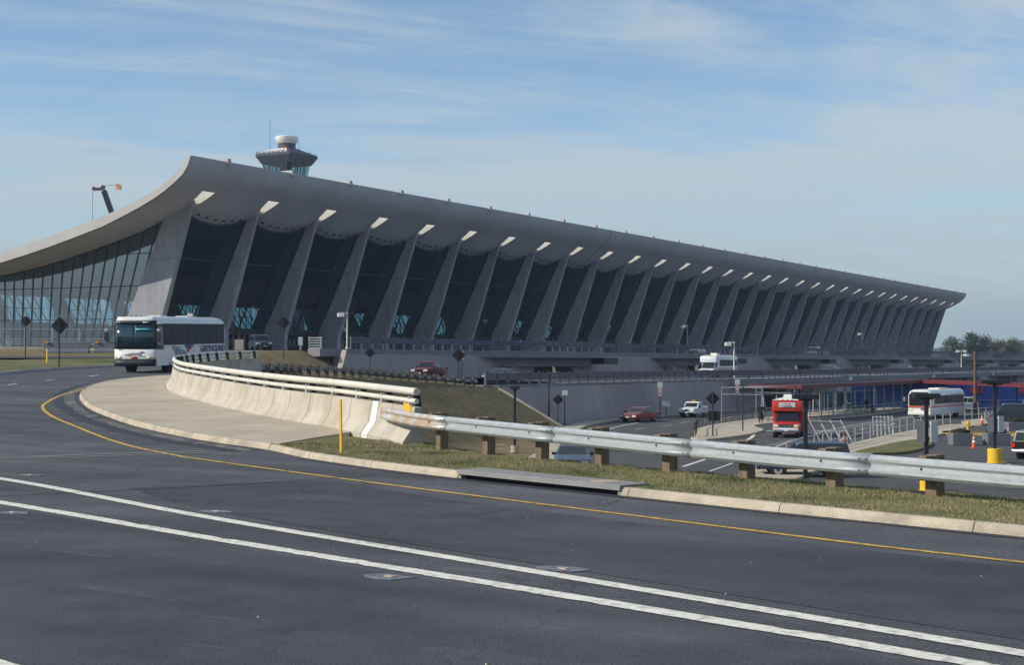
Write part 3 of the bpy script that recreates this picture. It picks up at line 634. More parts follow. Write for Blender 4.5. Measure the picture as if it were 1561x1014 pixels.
# grass strip on the far side of the bend
og = struct(sheet(resample(OUTER[int(len(OUTER) * .35):], 90), resample(OUTER[int(len(OUTER) * .35):], 90) + np.array([-22, 15]), zr1, 0.055, 'turf', 'verge', 4))
OK_ = OUTER[int(len(OUTER) * .35):]; OL = along(OK_); s = 0
outk = bpy.data.objects.new('kerb', None); COL.objects.link(outk); outk['kind'] = 'structure'
while s < OL[-1] - 1:
    e = min(s + 4.0, OL[-1]); o = kerb_piece(OK_[::-1], s + 0.01, e - 0.01, h=0.17, parent=outk, zoff=0.02, mat='concrete_column') ; s = e
# connecting road in front of the end of the terminal
cr = smooth_path([(-150, 63), (-125, 77), (-103, 89.5), (-93, 95.5), (-86, 101)], 1.5)
struct(sheet(offset_path(cr, 3.2), offset_path(cr, -3.2), zr1, 0.11, 'asphalt_light', 'connecting_road', 3))

# dry tufts on the bank falling from the barrier to the lower road
nT = 70000
bx_ = rng.uniform(-66, -12, nT); by_ = rng.uniform(28, 114, nT); bz_ = terrain_z(bx_, by_)
kp = (bz_ < zr(bx_, by_) - 0.22) & (bz_ > G + 0.1)
blades('dry_grass', np.stack([bx_[kp], by_[kp]], -1), bz_[kp], 0.05, 0.17, 0.022, 'dry tufted winter grass on the bank behind the barrier')
bpy.data.objects['dry_grass'].data.materials[0] = MATS['dry_blade']
# ------------------------------------------------------------------ terminal
Y0 = 135.89; S = 12.192; NCOL = 32
YE0 = 129.5; YE1 = Y0 + 31 * S + 6.4
PX = [-114.5, -114.95, -115.7, -116.9, -118.3, -119.8, -122.2, -124.3, -127.8, -132.0, -136.2, -140.6, -145.0, -151, -157, -163, -168, -172, -175.5]
PB = [25.02, 23.9, 22.95, 22.10, 21.25, 20.5, 19.5, 18.75, 17.55, 16.5, 15.5, 14.55, 13.7, 12.85, 12.35, 12.3, 12.75, 13.7, 15.0]
PT = [25.14, 25.0, 24.1, 23.15, 22.2, 21.45, 20.55, 19.85, 18.85, 17.85, 16.85, 15.9, 15.05, 14.2, 13.7, 13.65, 14.0, 14.7, 15.2]
_pxr = PX[::-1]; _pbr = PB[::-1]; _ptr = PT[::-1]
def roof_b(x, y):
    z = float(np.interp(x, _pxr, _pbr))
    t = ((y - Y0) / S) % 1.0
    if Y0 < y < Y0 + 31 * S:
        A = 1.0 * float(sstep(-116.8, -121.0, np.float64(x))) if x > -121 else 1.0 * float(np.interp(x, [-160, -121], [0.35, 1.0]))
        z -= A * math.sin(math.pi * t) ** 0.8
    return z
term = thing('terminal_building', 'long concrete airport terminal with upswept roof, leaning piers and glass walls', 'building', (-122, Y0, DEP))
def T(mb, name, mat, parent=None, **k):
    """build in world coordinates as a part of the terminal"""
    o = mb.build(name, mat, parent or term, **k)
    p_ = parent or term
    off = Vector((-122, Y0, DEP)) if (p_ is term or p_.parent is term) else Vector((0, 0, 0))
    if p_ is term: o.location = -off
    return o
SLOT0, SLOT1 = -122.0, -117.4
def slot_w(x): return float(np.interp(x, [SLOT0, -120.5, SLOT1], [0.7, 0.45, 1.12]))
# stations along the building; slot edges are stations too
xs_ = sorted(set(PX + [SLOT0, -120.5, SLOT1]), reverse=True)
st = [(YE0, None)]
for i in range(NCOL):
    yc = Y0 + i * S
    if i == 0: st.append((yc - 3.2, None))
    st.append((yc, -1)); st.append((yc, 1))
    if i < NCOL - 1:
        for t in (0.16, 0.3, 0.4, 0.5, 0.6, 0.7, 0.84): st.append((yc + t * S, None))
st.append((YE1, None))
def stx(k, x):
    y, sg = st[k]
    return y if sg is None else y + sg * slot_w(x)
V = []; F = []; nx = len(xs_)
for k in range(len(st)):
    for x in xs_:
        y = stx(k, x); V.append((x, y, roof_b(x, y)))
nb_ = len(V)
for k in range(len(st)):
    for x in xs_:
        y = stx(k, x); V.append((x, y, float(np.interp(x, _pxr, _ptr))))
hole = set()
for k in range(len(st) - 1):
    is_slot = st[k][1] == -1 and st[k + 1][1] == 1
    for j in range(nx - 1):
        a_ = k * nx + j; quad = (a_, a_ + 1, a_ + nx + 1, a_ + nx)
        xm = (xs_[j] + xs_[j + 1]) / 2
        if is_slot and SLOT0 < xm < SLOT1:
            hole.add((k, j)); continue
        F.append(quad); F.append(tuple(nb_ + q for q in reversed(quad)))
# front and rear edges, end caps are separate fascia
for k in range(len(st) - 1):
    for j in (0, nx - 1):
        a_ = k * nx + j; F.append((a_, a_ + nx, nb_ + a_ + nx, nb_ + a_))
for j in range(nx - 1):
    a_ = (len(st) - 1) * nx + j; F.append((a_, a_ + 1, nb_ + a_ + 1, nb_ + a_))
rm = MB(); rm.v = V; rm.f = F
roof = T(rm, 'roof', 'concrete_roof', smooth=True)
# pale fascia on the near end
fm = MB(); P1 = [(x, YE0, roof_b(x, YE0)) for x in xs_]; P2 = [(x, YE0, float(np.interp(x, _pxr, _ptr))) for x in xs_]
for j in range(nx - 1):
    fm.hexa([(P1[j][0], YE0 - 0.06, P1[j][2] + 0.1), (P1[j + 1][0], YE0 - 0.06, P1[j + 1][2] + 0.1), (P1[j + 1][0], YE0, P1[j + 1][2] + 0.1), (P1[j][0], YE0, P1[j][2] + 0.1),
             (P2[j][0], YE0 - 0.06, P2[j][2]), (P2[j + 1][0], YE0 - 0.06, P2[j + 1][2]), (P2[j + 1][0], YE0, P2[j + 1][2]), (P2[j][0], YE0, P2[j][2])])
T(fm, 'roof_fascia', 'concrete_fascia')
# walls of the openings where the piers pass through the roof
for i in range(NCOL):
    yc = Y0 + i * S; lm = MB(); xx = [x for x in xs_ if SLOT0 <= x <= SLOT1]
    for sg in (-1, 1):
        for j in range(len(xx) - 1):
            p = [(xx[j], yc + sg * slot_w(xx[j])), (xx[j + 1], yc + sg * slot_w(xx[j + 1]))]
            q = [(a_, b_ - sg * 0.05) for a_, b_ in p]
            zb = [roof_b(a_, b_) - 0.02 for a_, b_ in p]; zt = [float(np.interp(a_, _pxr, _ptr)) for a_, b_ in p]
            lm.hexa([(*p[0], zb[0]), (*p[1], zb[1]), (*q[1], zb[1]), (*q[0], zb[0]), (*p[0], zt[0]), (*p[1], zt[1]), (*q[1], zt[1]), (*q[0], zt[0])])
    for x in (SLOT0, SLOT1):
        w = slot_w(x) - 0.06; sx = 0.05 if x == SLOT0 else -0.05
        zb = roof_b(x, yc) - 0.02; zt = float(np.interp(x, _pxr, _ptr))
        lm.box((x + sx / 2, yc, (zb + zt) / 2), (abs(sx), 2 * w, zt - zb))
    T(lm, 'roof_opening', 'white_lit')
# piers
PIER = [(3.0, -124.9, -131.0, .45, .78), (4.2, -124.98, -130.6, .44, .76), (5.6, -124.78, -130.1, .42, .74), (7.0, -124.25, -129.5, .40, .70), (10, -123.25, -128.1, .36, .62), (13.0, -122.25, -126.7, .32, .54), (16, -121.25, -125.3, .27, .46), (19.0, -120.25, -123.9, .22, .40), (20.9, -119.6, -123.0, .20, .36)]
pm = MB()
pm.loft([[(o_, -to, z), (o_, to, z), (i_, ti, z), (i_, -ti, z)] for z, o_, i_, to, ti in PIER])
pier_mesh = pm.mesh('pier', 'concrete_column')
pm2 = MB()
pm2.loft([[(-162.0 - (z - 3) * .55, -.5, z), (-162.0 - (z - 3) * .55, .5, z), (-165.2 - (z - 3) * .40, .5, z), (-165.2 - (z - 3) * .40, -.5, z)] for z in (3.0, 7.0, 13.2)])
rear_mesh = pm2.mesh('rear_pier', 'interior_column')
for i in range(NCOL):
    link('pier', pier_mesh, term, (122, i * S, -DEP))
    link('rear_pier', rear_mesh, term, (122, i * S, -DEP))
    # scupper box on the roof edge
sc_ = MB().box((-115.35, 0, 25.28), (2.1, 0.55, 0.42)); sc_.box((-114.42, 0, 25.06), (0.3, 0.62, 0.5)); scm = sc_.mesh('scupper', 'concrete_fascia')
for i in range(NCOL): link('scupper', scm, term, (122, i * S, -DEP))
# expansion joint in the roof lip
jm = MB(); yj = Y0 + 8.55 * S
for j in range(nx - 1):
    if xs_[j + 1] < -124.5: break
    p = [(xs_[j], roof_b(xs_[j], yj)), (xs_[j + 1], roof_b(xs_[j + 1], yj))]
    jm.hexa([(p[0][0], yj - .09, p[0][1] - .02), (p[0][0], yj + .09, p[0][1] - .02), (p[1][0], yj + .09, p[1][1] - .02), (p[1][0], yj - .09, p[1][1] - .02), (p[0][0], yj - .09, p[0][1] + .1), (p[0][0], yj + .09, p[0][1] + .1), (p[1][0], yj + .09, p[1][1] + .1), (p[1][0], yj - .09, p[1][1] + .1)])
T(jm, 'expansion_joint', 'dark_wall')
# soffit downlights
dl = MB().lathe((0, 0, 0), [(0, -0.10), (0.22, -0.10), (0.22, 0.06), (0, 0.06)], 8).mesh('downlight', 'dark_wall')
for i in range(9):
    for k in range(6):
        y = Y0 + i * S + (0.18 + 0.128 * k) * S; x = -120.9
        link('downlight', dl, term, (x + 122, y - Y0, roof_b(x, y) - DEP))
# glazing
def xg(z): return -127.5 + (z - 7.0) * 0.48
def gtop(y):
    z = 18.0
    for _ in range(6): z = roof_b(xg(z), y)
    return z
ROWS = [3.2, 8.8, 14.3]
def bay_corners(i):
    ya, yb = Y0 + i * S + 0.5, Y0 + (i + 1) * S - 0.5
    ys = [ya + (yb - ya) * k / 4 for k in range(5)]
    return ys
def pane(mb, P):
    """thin solid from four corners (ccw), thickness along the face normal"""
    P = [Vector(q) for q in P]; nrm = (P[1] - P[0]).cross(P[3] - P[0]).normalized() * 0.015
    return mb.hexa([q - nrm for q in P] + [q + nrm for q in P])
for i in range(NCOL - 1):
    ys = bay_corners(i); fr_ = MB(); allp = MB()
    for k in range(4):
        y0_, y1_ = ys[k], ys[k + 1]; tops = (gtop(y0_) - 0.05, gtop(y1_) - 0.05)
        for r_ in range(3):
            z0 = (ROWS[r_], ROWS[r_]); z1 = (ROWS[r_ + 1],) * 2 if r_ < 2 else tops
            P = [(xg(z0[0]), y0_ + .04, z0[0]), (xg(z0[1]), y1_ - .04, z0[1]), (xg(z1[1]), y1_ - .04, z1[1]), (xg(z1[0]), y0_ + .04, z1[0])]
            if i < 16: T(pane(MB(), P), 'pane', 'glass_front')
            else: pane(allp, P)
    if i >= 16: T(allp, 'glazing', 'glass_front')
    for k in range(5):
        zt = gtop(ys[k]); w = 0.14 if k in (0, 4) else 0.09
        fr_.bar((xg(3.0), ys[k], 3.0), (xg(zt), ys[k], zt), w, 0.22)
    for z in ROWS[1:]: fr_.bar((xg(z), ys[0], z), (xg(z), ys[4], z), 0.16, 0.12)
    for k in range(4):
        za_, zb_ = gtop(ys[k]) - .08, gtop(ys[k + 1]) - .08
        fr_.bar((xg(za_), ys[k], za_), (xg(zb_), ys[k + 1], zb_), 0.25, 0.22)
    T(fr_, 'mullions', 'mullion')
    # entrance: dark vestibule band and doors at the foot of the bay
    yb = (ys[0] + ys[4]) / 2
    if i < 14:
        vb = MB(); vb.box((-128.2, yb, 5.75), (1.4, 9.6, 0.7)); T(vb, 'entrance_header', 'dark_metal')
        dr = MB()
        for k in range(9): dr.box((-127.9, yb - 4.4 + k * 1.1, 4.2), (0.10, 0.13, 2.4))
        dr.box((-127.9, yb, 5.35), (0.12, 9.0, 0.1)); T(dr, 'door_frames', 'rail_light' if i % 2 else 'mullion')
        T(MB().box((-128.6, yb, 4.2), (0.06, 9.0, 2.3)), 'doors', 'car_glass')
# end wall
RZ = [3.2, 6.9, 10.9, 14.85]
xt = [-123.6 - 1.672 * k for k in range(28)]
def lean(k): return float(np.interp(k, [0, 11, 20, 27], [0.40, 0.07, -0.05, -0.25]))
def xm(k, z): return xt[k] - 0.9 + lean(k) * (z - 10.9)
def etop(k):
    z = 14.0
    for _ in range(8): z = float(np.interp(xm(k, z), _pxr, _pbr))
    return z - 0.03
fr_ = MB()
for k in range(28):
    if xm(k, 8) < -170.5: break
    zt = etop(k); fr_.bar((xm(k, 3.0), Y0, 3.0), (xm(k, zt), Y0, zt), 0.10, 0.22)
    fr_.bar((xm(k, zt), Y0, zt - .06), (xm(k + 1, etop(k + 1)), Y0, etop(k + 1) - .06), 0.30, 0.25) if k < 26 else None
    if k == 0: continue
    for r_ in range(4):
        z0 = RZ[r_]; za_ = [etop(k - 1), etop(k)]; z1 = [RZ[r_ + 1]] * 2 if r_ < 3 else za_
        z1 = [min(z1[0], za_[0]), min(z1[1], za_[1])]
        if max(z1) <= z0 + .1: continue
        z1 = [max(q, z0 + 0.02) for q in z1]
        P = [(xm(k - 1, z0) - .05, Y0, z0), (xm(k, z0) + .05, Y0, z0), (xm(k, z1[1]) + .05, Y0, z1[1]), (xm(k - 1, z1[0]) - .05, Y0, z1[0])]
        tilt = 0.003 * random.uniform(-1, 1)
        P = [(x, y + tilt * (z - z0) * (1 if q in (2, 3) else 0), z) for q, (x, y, z) in enumerate(P)]
        T(pane(MB(), P), 'pane', 'glass_end')
for z in RZ[1:]:
    xe = [x for x in np.linspace(-124, -171, 200) if np.interp(x, _pxr, _pbr) > z]
    fr_.bar((xm(0, z), Y0 - .01, z), (min(xe), Y0 - .01, z), 0.14, 0.10)
T(fr_, 'mullions', 'mullion')
# rear wall: dark lower wall, lattice-braced glazing above
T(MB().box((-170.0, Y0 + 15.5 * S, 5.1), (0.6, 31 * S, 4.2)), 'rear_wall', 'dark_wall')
T(MB().box((-147, Y0 + 15.5 * S, 2.9), (47, 31 * S + 1, 0.36)), 'floor', 'interior')
for i in range(NCOL - 1):
    la = MB(); y_a = Y0 + i * S + .6; y_b = Y0 + (i + 1) * S - .6; nX = 7; dx = (y_b - y_a) / nX
    xl, xh, zl, zh = -168.6, -170.3, 7.25, 12.3
    for k in range(nX):
        la.bar((xl, y_a + k * dx, zl), (xh, y_a + (k + 1) * dx, zh - 1.0), 0.16); la.bar((xl + .1, y_a + (k + 1) * dx, zl), (xh + .1, y_a + k * dx, zh - 1.0), 0.16)
    la.bar((xl - .9, y_a, 9.4), (xl - .9, y_b, 9.4), 0.14); la.bar((xl, y_a, zl), (xl, y_b, zl), .2); la.bar((xh, y_a, 11.3), (xh, y_b, 11.3), .22)
    T(la, 'lattice', 'mullion')
    T(pane(MB(), [(-169.6, y_a, 7.2), (-169.6, y_b, 7.2), (-170.9, y_b, 12.5), (-170.9, y_a, 12.5)]), 'rear_glazing', 'glass_rear')
T(MB().box((-170.6, Y0 + 15.5 * S, 12.1), (0.5, 31 * S, 1.6)), 'rear_beam', 'dark_wall')
# far end wall
T(MB().prism([(-125, 3.0), (-168, 3.0), (-168, 12.2), (-151, 12.7), (-136, 15.2), (-126, 17.9), (-122, 18.6)], Y0 + 31 * S + .6, Y0 + 31 * S + .75, 'y'), 'far_glazing', 'glass_end')
# low dark furniture line inside the end wall
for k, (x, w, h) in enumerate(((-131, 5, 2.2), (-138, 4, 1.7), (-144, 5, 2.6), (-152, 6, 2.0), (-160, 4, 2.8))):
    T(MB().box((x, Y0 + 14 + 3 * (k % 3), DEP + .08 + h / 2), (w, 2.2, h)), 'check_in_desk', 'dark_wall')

# ------------------------------------------------------------------ departures and arrivals decks
NB = 8; BY = [167.5 + 48.77 * k for k in range(NB)]
YW1 = 620.0
def bulge(y, cs, flat, full):
    b_ = 0.0
    for c in cs:
        b_ = max(b_, float(sstep(full, flat, np.float64(abs(y - c)))))
    return b_
def dep_x(y): return -90.0 + 4.6 * bulge(y, BY, 8, 17)
ABY = [191.9 + 48.77 * k for k in range(9)]
def arr_x(y): return -66.0 + 3.2 * bulge(y, ABY, 16, 23)
ysd = np.arange(121.0, YW1 + 1, 2.0)
def deck_edge(fx, z0, z1, back, name, mat, ys, parent, inset=0.0):
    rings = []
    for y in ys:
        x = fx(y) - inset
        rings.append([(x, y, z1), (x, y, z0), (back, y, z0), (back, y, z1)])
    return MB().loft(rings).build(name, mat, parent)
# departures roadway
dd = MB()
V = []; F = []
for k, y in enumerate(ysd): V += [(dep_x(y) - 0.4, y, DEP), (-116.5, y, DEP)]
for k in range(len(ysd) - 1): F.append((2 * k, 2 * k + 1, 2 * k + 3, 2 * k + 2))
dd.v = V; dd.f = F
dr_ = struct(dd.build('departures_road', 'asphalt_light'))
struct(MB().box((-120.8, 121 + (YW1 - 121) / 2 - 40, DEP + .07), (8.6, YW1 - 121 - 80, 0.16)).build('pavement', 'concrete_walk'))
dw = thing('retaining_wall', 'battered concrete wall carrying the departures roadway, pierced by glazed entrances', 'wall', (-90, 121, ARR))
dw.location = (0, 0, 0)
deck_edge(dep_x, 2.35, DEP + 0.16, -91.5, 'deck_edge', 'concrete_deck', ysd, dw)
# wall panels between the entrances
edges = [124.0]
for c in BY: edges += [c - 7.5, c + 7.5]
edges.append(YW1)
for k in range(0, len(edges), 2):
    a_, b_ = edges[k], edges[k + 1]; npan = max(1, int((b_ - a_) / 9))
    for q in range(npan):
        ya, yb = a_ + (b_ - a_) * q / npan + .02, a_ + (b_ - a_) * (q + 1) / npan - .02
        MB().hexa([(-89.15, ya, ARR - .2), (-90.6, ya, ARR - .2), (-90.6, yb, ARR - .2), (-89.15, yb, ARR - .2), (-89.75, ya, 2.6), (-90.6, ya, 2.6), (-90.6, yb, 2.6), (-89.75, yb, 2.6)]).build('wall_panel', 'concrete_wall', dw)
MB().box((-89.9, (121 + YW1) / 2, 2.98), (0.5, YW1 - 121, 0.12)) if False else None
for k, c in enumerate(BY):
    # beam under the bulge, slanted jambs, recessed glazing, sign box
    MB().prism([(c - 13, -89.9), (c - 9, -87.2), (c + 9, -87.2), (c + 13, -89.9)], 1.25, 2.38, 'z') if False else None
    bm_ = MB(); bm_.add([( -89.9, c - 13, 1.25), (-87.2, c - 9, 1.25), (-87.2, c + 9, 1.25), (-89.9, c + 13, 1.25), (-89.9, c - 13, 2.34), (-87.2, c - 9, 2.34), (-87.2, c + 9, 2.34), (-89.9, c + 13, 2.34)], [(0, 1, 2, 3), (4, 5, 6, 7), (0, 1, 5, 4), (1, 2, 6, 5), (2, 3, 7, 6), (3, 0, 4, 7)])
    bm_.build('entrance_beam', 'concrete_deck', dw)
    for sg in (-1, 1):
        MB().hexa([(-88.0, c + sg * 10.5, ARR), (-90.6, c + sg * 10.5, ARR), (-90.6, c + sg * 6.2, ARR), (-88.0, c + sg * 6.2, ARR), (-88.0, c + sg * 10.5, 1.24), (-90.6, c + sg * 10.5, 1.24), (-90.6, c + sg * 5.0, 1.24), (-88.0, c + sg * 5.0, 1.24)]).build('jamb', 'concrete_wall', dw)
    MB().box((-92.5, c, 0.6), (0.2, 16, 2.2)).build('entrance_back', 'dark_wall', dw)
    e_ = MB()
    for q in range(10): e_.box((-91.2, c - 5.4 + q * 1.2, 0.55), (0.1, 0.16, 1.9))
    for z in (0.1, 0.75, 1.3): e_.box((-91.2, c, z), (0.08, 11, 0.1))
    e_.build('entrance_frames', 'rail_light', dw)
    MB().box((-91.3, c, 0.5), (0.04, 11, 1.8)).build('entrance_glass', 'glass_shelter', dw)
    MB().box((-86.9, c + 12.0, 1.95), (2.4, 4.2, 0.85)).build('sign_box', 'dark_metal', dw)
# railing along the departures deck: solid upper panel, open lower rails, posts
rl = thing('deck_railing', 'blue grey panelled railing along the departures deck below the piers', 'railing', (0, 0, 0))
def railing(fx, ys, z, parent, h0, h1, pmat, mat, low=True, step=2.44, inset=0.12):
    pts = [(fx(y) - inset, y) for y in ys]
    for k in range(0, len(ys) - 1, 6):
        seg = pts[k:k + 7]; pa = MB(); fr2 = MB()
        for (xa, ya), (xb, yb) in zip(seg[:-1], seg[1:]):
            pa.bar((xa, ya, z + (h0 + h1) / 2), (xb, yb, z + (h0 + h1) / 2), 0.06, h1 - h0)
            fr2.box((xa, ya, z + h1 / 2 + .02), (0.16, 0.22, h1 + .08))
            if low:
                for hh in (0.22, 0.42): fr2.bar((xa, ya, z + hh), (xb, yb, z + hh), 0.05, 0.07)
        pa.build('panel', pmat, parent); fr2.build('rail_posts', mat, parent)
railing(dep_x, np.arange(126.5, YW1, 2.0), DEP + 0.14, rl, 0.62, 1.25, 'rail_blue', 'rail_blue')
# arrivals deck
V = []; F = []
ysa = np.arange(84.0, YW1 + 1, 2.0)
for y in ysa:
    V += [((arr_x(y) if y > 112 else -68.5) - 0.4, y, float(za(-76, y)) + 0.01 if y < 130 else ARR), (-84.2 if y < 124 else -91.6, y, float(za(-80, y)) + 0.01 if y < 130 else ARR)]
for k in range(len(ysa) - 1): F.append((2 * k, 2 * k + 1, 2 * k + 3, 2 * k + 2))
ar = MB(); ar.v = V; ar.f = F; struct(ar.build('arrivals_road', 'asphalt_light'))
aw = thing('retaining_wall', 'lower battered concrete wall carrying the arrivals roadway above the pickup lanes', 'wall', (0, 0, 0))
ysb = np.arange(112.5, YW1 + 1, 2.0)
deck_edge(arr_x, -0.95, ARR + 0.13, -67.5, 'deck_edge', 'concrete_deck', ysb, aw)
a_ = 112.5
for k, c in enumerate(ABY):
    b_ = c - 10.0
    npan = max(1, int((b_ - a_) / 11))
    for q in range(npan):
        ya, yb = a_ + (b_ - a_) * q / npan + .02, a_ + (b_ - a_) * (q + 1) / npan - .02
        MB().hexa([(-64.9, ya, G - .2), (-66.9, ya, G - .2), (-66.9, yb, G - .2), (-64.9, yb, G - .2), (-65.85, ya, -0.4), (-66.9, ya, -0.4), (-66.9, yb, -0.4), (-65.85, yb, -0.4)]).build('wall_panel', 'concrete_wall', aw)
    a_ = c + 10.0
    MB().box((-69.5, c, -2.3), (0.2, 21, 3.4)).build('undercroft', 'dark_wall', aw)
    for q in (-3.4, 3.4): MB().loft([[(-64.9, c + q - 1.2, -3.95), (-66.5, c + q - 1.2, -3.95), (-66.5, c + q + 1.2, -3.95), (-64.9, c + q + 1.2, -3.95)], [(-64.0, c + q - .9, -0.9), (-66.5, c + q - .9, -0.9), (-66.5, c + q + .9, -0.9), (-64.0, c + q + .9, -0.9)]]).build('pillar', 'concrete_deck', aw)
    MB().box((-62.70, c + 19, -0.45), (0.06, 1.5, 0.55)).build('square_plate', 'sign_white', aw)
MB().box((-65.9, 112.6 + 25, ARR + .10), (0.5, 50, 0.09)) if False else None
rl2 = thing('deck_railing', 'brownish panelled railing along the arrivals deck above the red canopy', 'railing', (0, 0, 0))
railing(arr_x, np.arange(113.0, YW1, 2.0), ARR + 0.12, rl2, 0.40, 1.05, 'rail_brown', 'rail_blue')
# slanted coping at the end of each wall
for (p_, q_) in (((-89.3, 124.2, 2.95), (-87.9, 121.3, 0.75)), ((-65.7, 113.9, -0.22), (-58.7, 113.9, -3.86))):
    MB().bar(p_, q_, 0.5, 0.2).build('coping', 'concrete_walk', dw if p_[2] > 1 else aw)

# ------------------------------------------------------------------ control tower
tw = thing('control_tower', 'airport control tower with square glazed cab and white radar drum above roof', 'tower', (-253.3, 325.0, DEP))
def TW(mb, name, mat, parent=None, **k):
    o = mb.build(name, mat, parent or tw, **k)
    return o
def sq(a_, z, ch=0.09):
    c_ = a_ * (1 - ch); return [(a_, -c_, z), (a_, c_, z), (c_, a_, z), (-c_, a_, z), (-a_, c_, z), (-a_, -c_, z), (-c_, -a_, z), (c_, -a_, z)]
TW(MB().loft([sq(3.6, -7.0), sq(3.4, 46.0)]), 'shaft', 'tower_stone')
TW(MB().loft([sq(3.6, 45.5), sq(4.3, 46.8), sq(4.3, 48.0)]), 'cab_base', 'tower_dark')
TW(MB().loft([sq(4.95, 52.0), sq(5.2, 52.3), sq(6.1, 53.8), sq(6.25, 54.0), sq(6.25, 54.5), sq(6.1, 54.7)]), 'cab_soffit', 'tower_dark')
TW(MB().loft([sq(6.0, 54.7), sq(2.6, 56.3), sq(2.5, 56.4)]), 'cab_roof', 'tower_dark')
TW(MB().box((0, 0, 48.2), (7.2, 7.2, 0.3)), 'cab_floor', 'tower_dark')
TW(MB().box((-1.2, 1.2, 50.2), (2.4, 2.4, 4.0)), 'cab_core', 'tower_dark')
for sgn, ax in ((-1, 'y'), (1, 'x'), (1, 'y'), (-1, 'x')):
    for k in range(4):
        u0, u1 = -1 + 0.5 * k, -0.5 + 0.5 * k
        def PP(u, a_, z): return (u * a_ * .84, sgn * a_, z) if ax == 'y' else (sgn * a_, u * a_ * .84, z)
        TW(pane(MB(), [PP(u0 + .02, 4.26, 48.0), PP(u1 - .02, 4.26, 48.0), PP(u1 - .02, 4.9, 52.1), PP(u0 + .02, 4.9, 52.1)]), 'window', 'glass_tower')
        m_ = MB().bar(PP(u0, 4.27, 48.0), PP(u0, 4.92, 52.1), 0.22); TW(m_, 'window_post', 'tower_dark')
# pale roof seams on the lit face
for k in range(6):
    u = -0.72 + 0.29 * k
    TW(MB().hexa([(5.6 * u - .55, -5.9, 54.80), (5.6 * u + .45, -5.9, 54.80), (2.7 * u + .3, -2.9, 56.18), (2.7 * u - .35, -2.9, 56.18), (5.6 * u - .55, -5.9, 54.92), (5.6 * u + .45, -5.9, 54.92), (2.7 * u + .3, -2.9, 56.30), (2.7 * u - .35, -2.9, 56.30)]), 'roof_panel', 'seam_white')
TW(MB().lathe((0, 0, 0), [(0, 56.2), (2.4, 56.2), (2.4, 58.0), (0, 58.0)], 28), 'drum', 'tower_dark', smooth=True)
TW(MB().lathe((0, 0, 0), [(0, 57.8), (2.45, 57.8), (2.9, 58.3), (3.2, 59.1), (3.15, 59.6), (2.7, 59.85), (0, 59.95)], 32), 'radar_drum', 'white_paint', smooth=True)
for x, y, z0, z1 in ((-3.6, -2.8, 55.5, 64.5), (4.5, 4.5, 54.6, 56.2), (-5.8, -5.6, 54.6, 55.8), (5.4, -5.4, 54.6, 55.7), (2.2, 2.6, 56.0, 58.4)):
    TW(MB().tube([(x, y, z0), (x, y, z1)], 0.05, 6), 'antenna', 'dark_metal')
rr_ = MB()
for a_, b_ in zip(sq(6.1, 55.1), sq(6.1, 55.1)[1:] + sq(6.1, 55.1)[:1]): rr_.bar(a_, b_, 0.08)
TW(rr_, 'roof_rail', 'tower_dark')
TW(MB().box((2.3, -3.3, 56.3), (0.5, 0.5, 0.7)), 'beacon', 'lamp_red')

# ------------------------------------------------------------------ crane behind the roof
cr_ = thing('mobile_crane', 'dark telescopic crane boom with orange flag rising behind the terminal roof', 'crane', (-230.5, 249.0, DEP))
TB = Vector((-9.1, -6.3, 36.0)); BB = Vector((2.6, 1.9, -4.0))
MB().bar(BB, BB.lerp(TB, .5), 1.5).build('boom', 'crane_boom', cr_); MB().bar(BB.lerp(TB, .45), TB, 1.12).build('boom_section', 'crane_boom', cr_)
d_ = (TB - BB).normalized(); hd = TB + d_ * 0.5
side = Vector((0.872, 0.49, 0))
MB().bar(hd + side * 0.3, hd - side * 2.0 + Vector((0, 0, -0.15)), 0.6, 0.62).build('boom_head', 'crane_head', cr_)
tl = hd - side * 2.0
for c_, q in ((tl, .42), (hd + Vector((0, 0, .35)), .42)):
    MB().tube([c_ + Vector((-.49, .872, 0)) * .3, c_ - Vector((-.49, .872, 0)) * .3], q, 14).build('sheave', 'crane_head', cr_)
MB().tube([tl - side * .3, tl - side * .3 + Vector((0, 0, -34))], 0.045, 6).build('cable', 'dark_metal', cr_)
MB().bar(hd + side * .3 + Vector((0, 0, .6)), hd + side * 3.4 + Vector((0, 0, 1.0)), 0.07).build('flag_staff', 'dark_metal', cr_)
fl = MB(); A_ = hd + side * 2.6 + Vector((0, 0, .95)); V = []; F = []
for i in range(7):
    for j in range(4): V.append(A_ + side * (i * .22) + Vector((0.12 * math.sin(i * 1.2 + j * .5), 0.1 * math.cos(i), -j * .42)))
for i in range(6):
    for j in range(3): q = i * 4 + j; F.append((q, q + 1, q + 5, q + 4))
fl.add(V, F); fo = fl.build('flag', 'flag_orange', cr_); md = fo.modifiers.new('s', 'SOLIDIFY'); md.thickness = 0.03
MB().box((1.5, 1, -5.7), (9, 3, 1.8)).build('carrier', 'crane_boom', cr_)
for q in (-3, -1, 3, 4.6): MB().tube([(q, -0.7, -6.6), (q, 2.7, -6.6)], 0.65, 14).build('wheel', 'tyre', cr_)
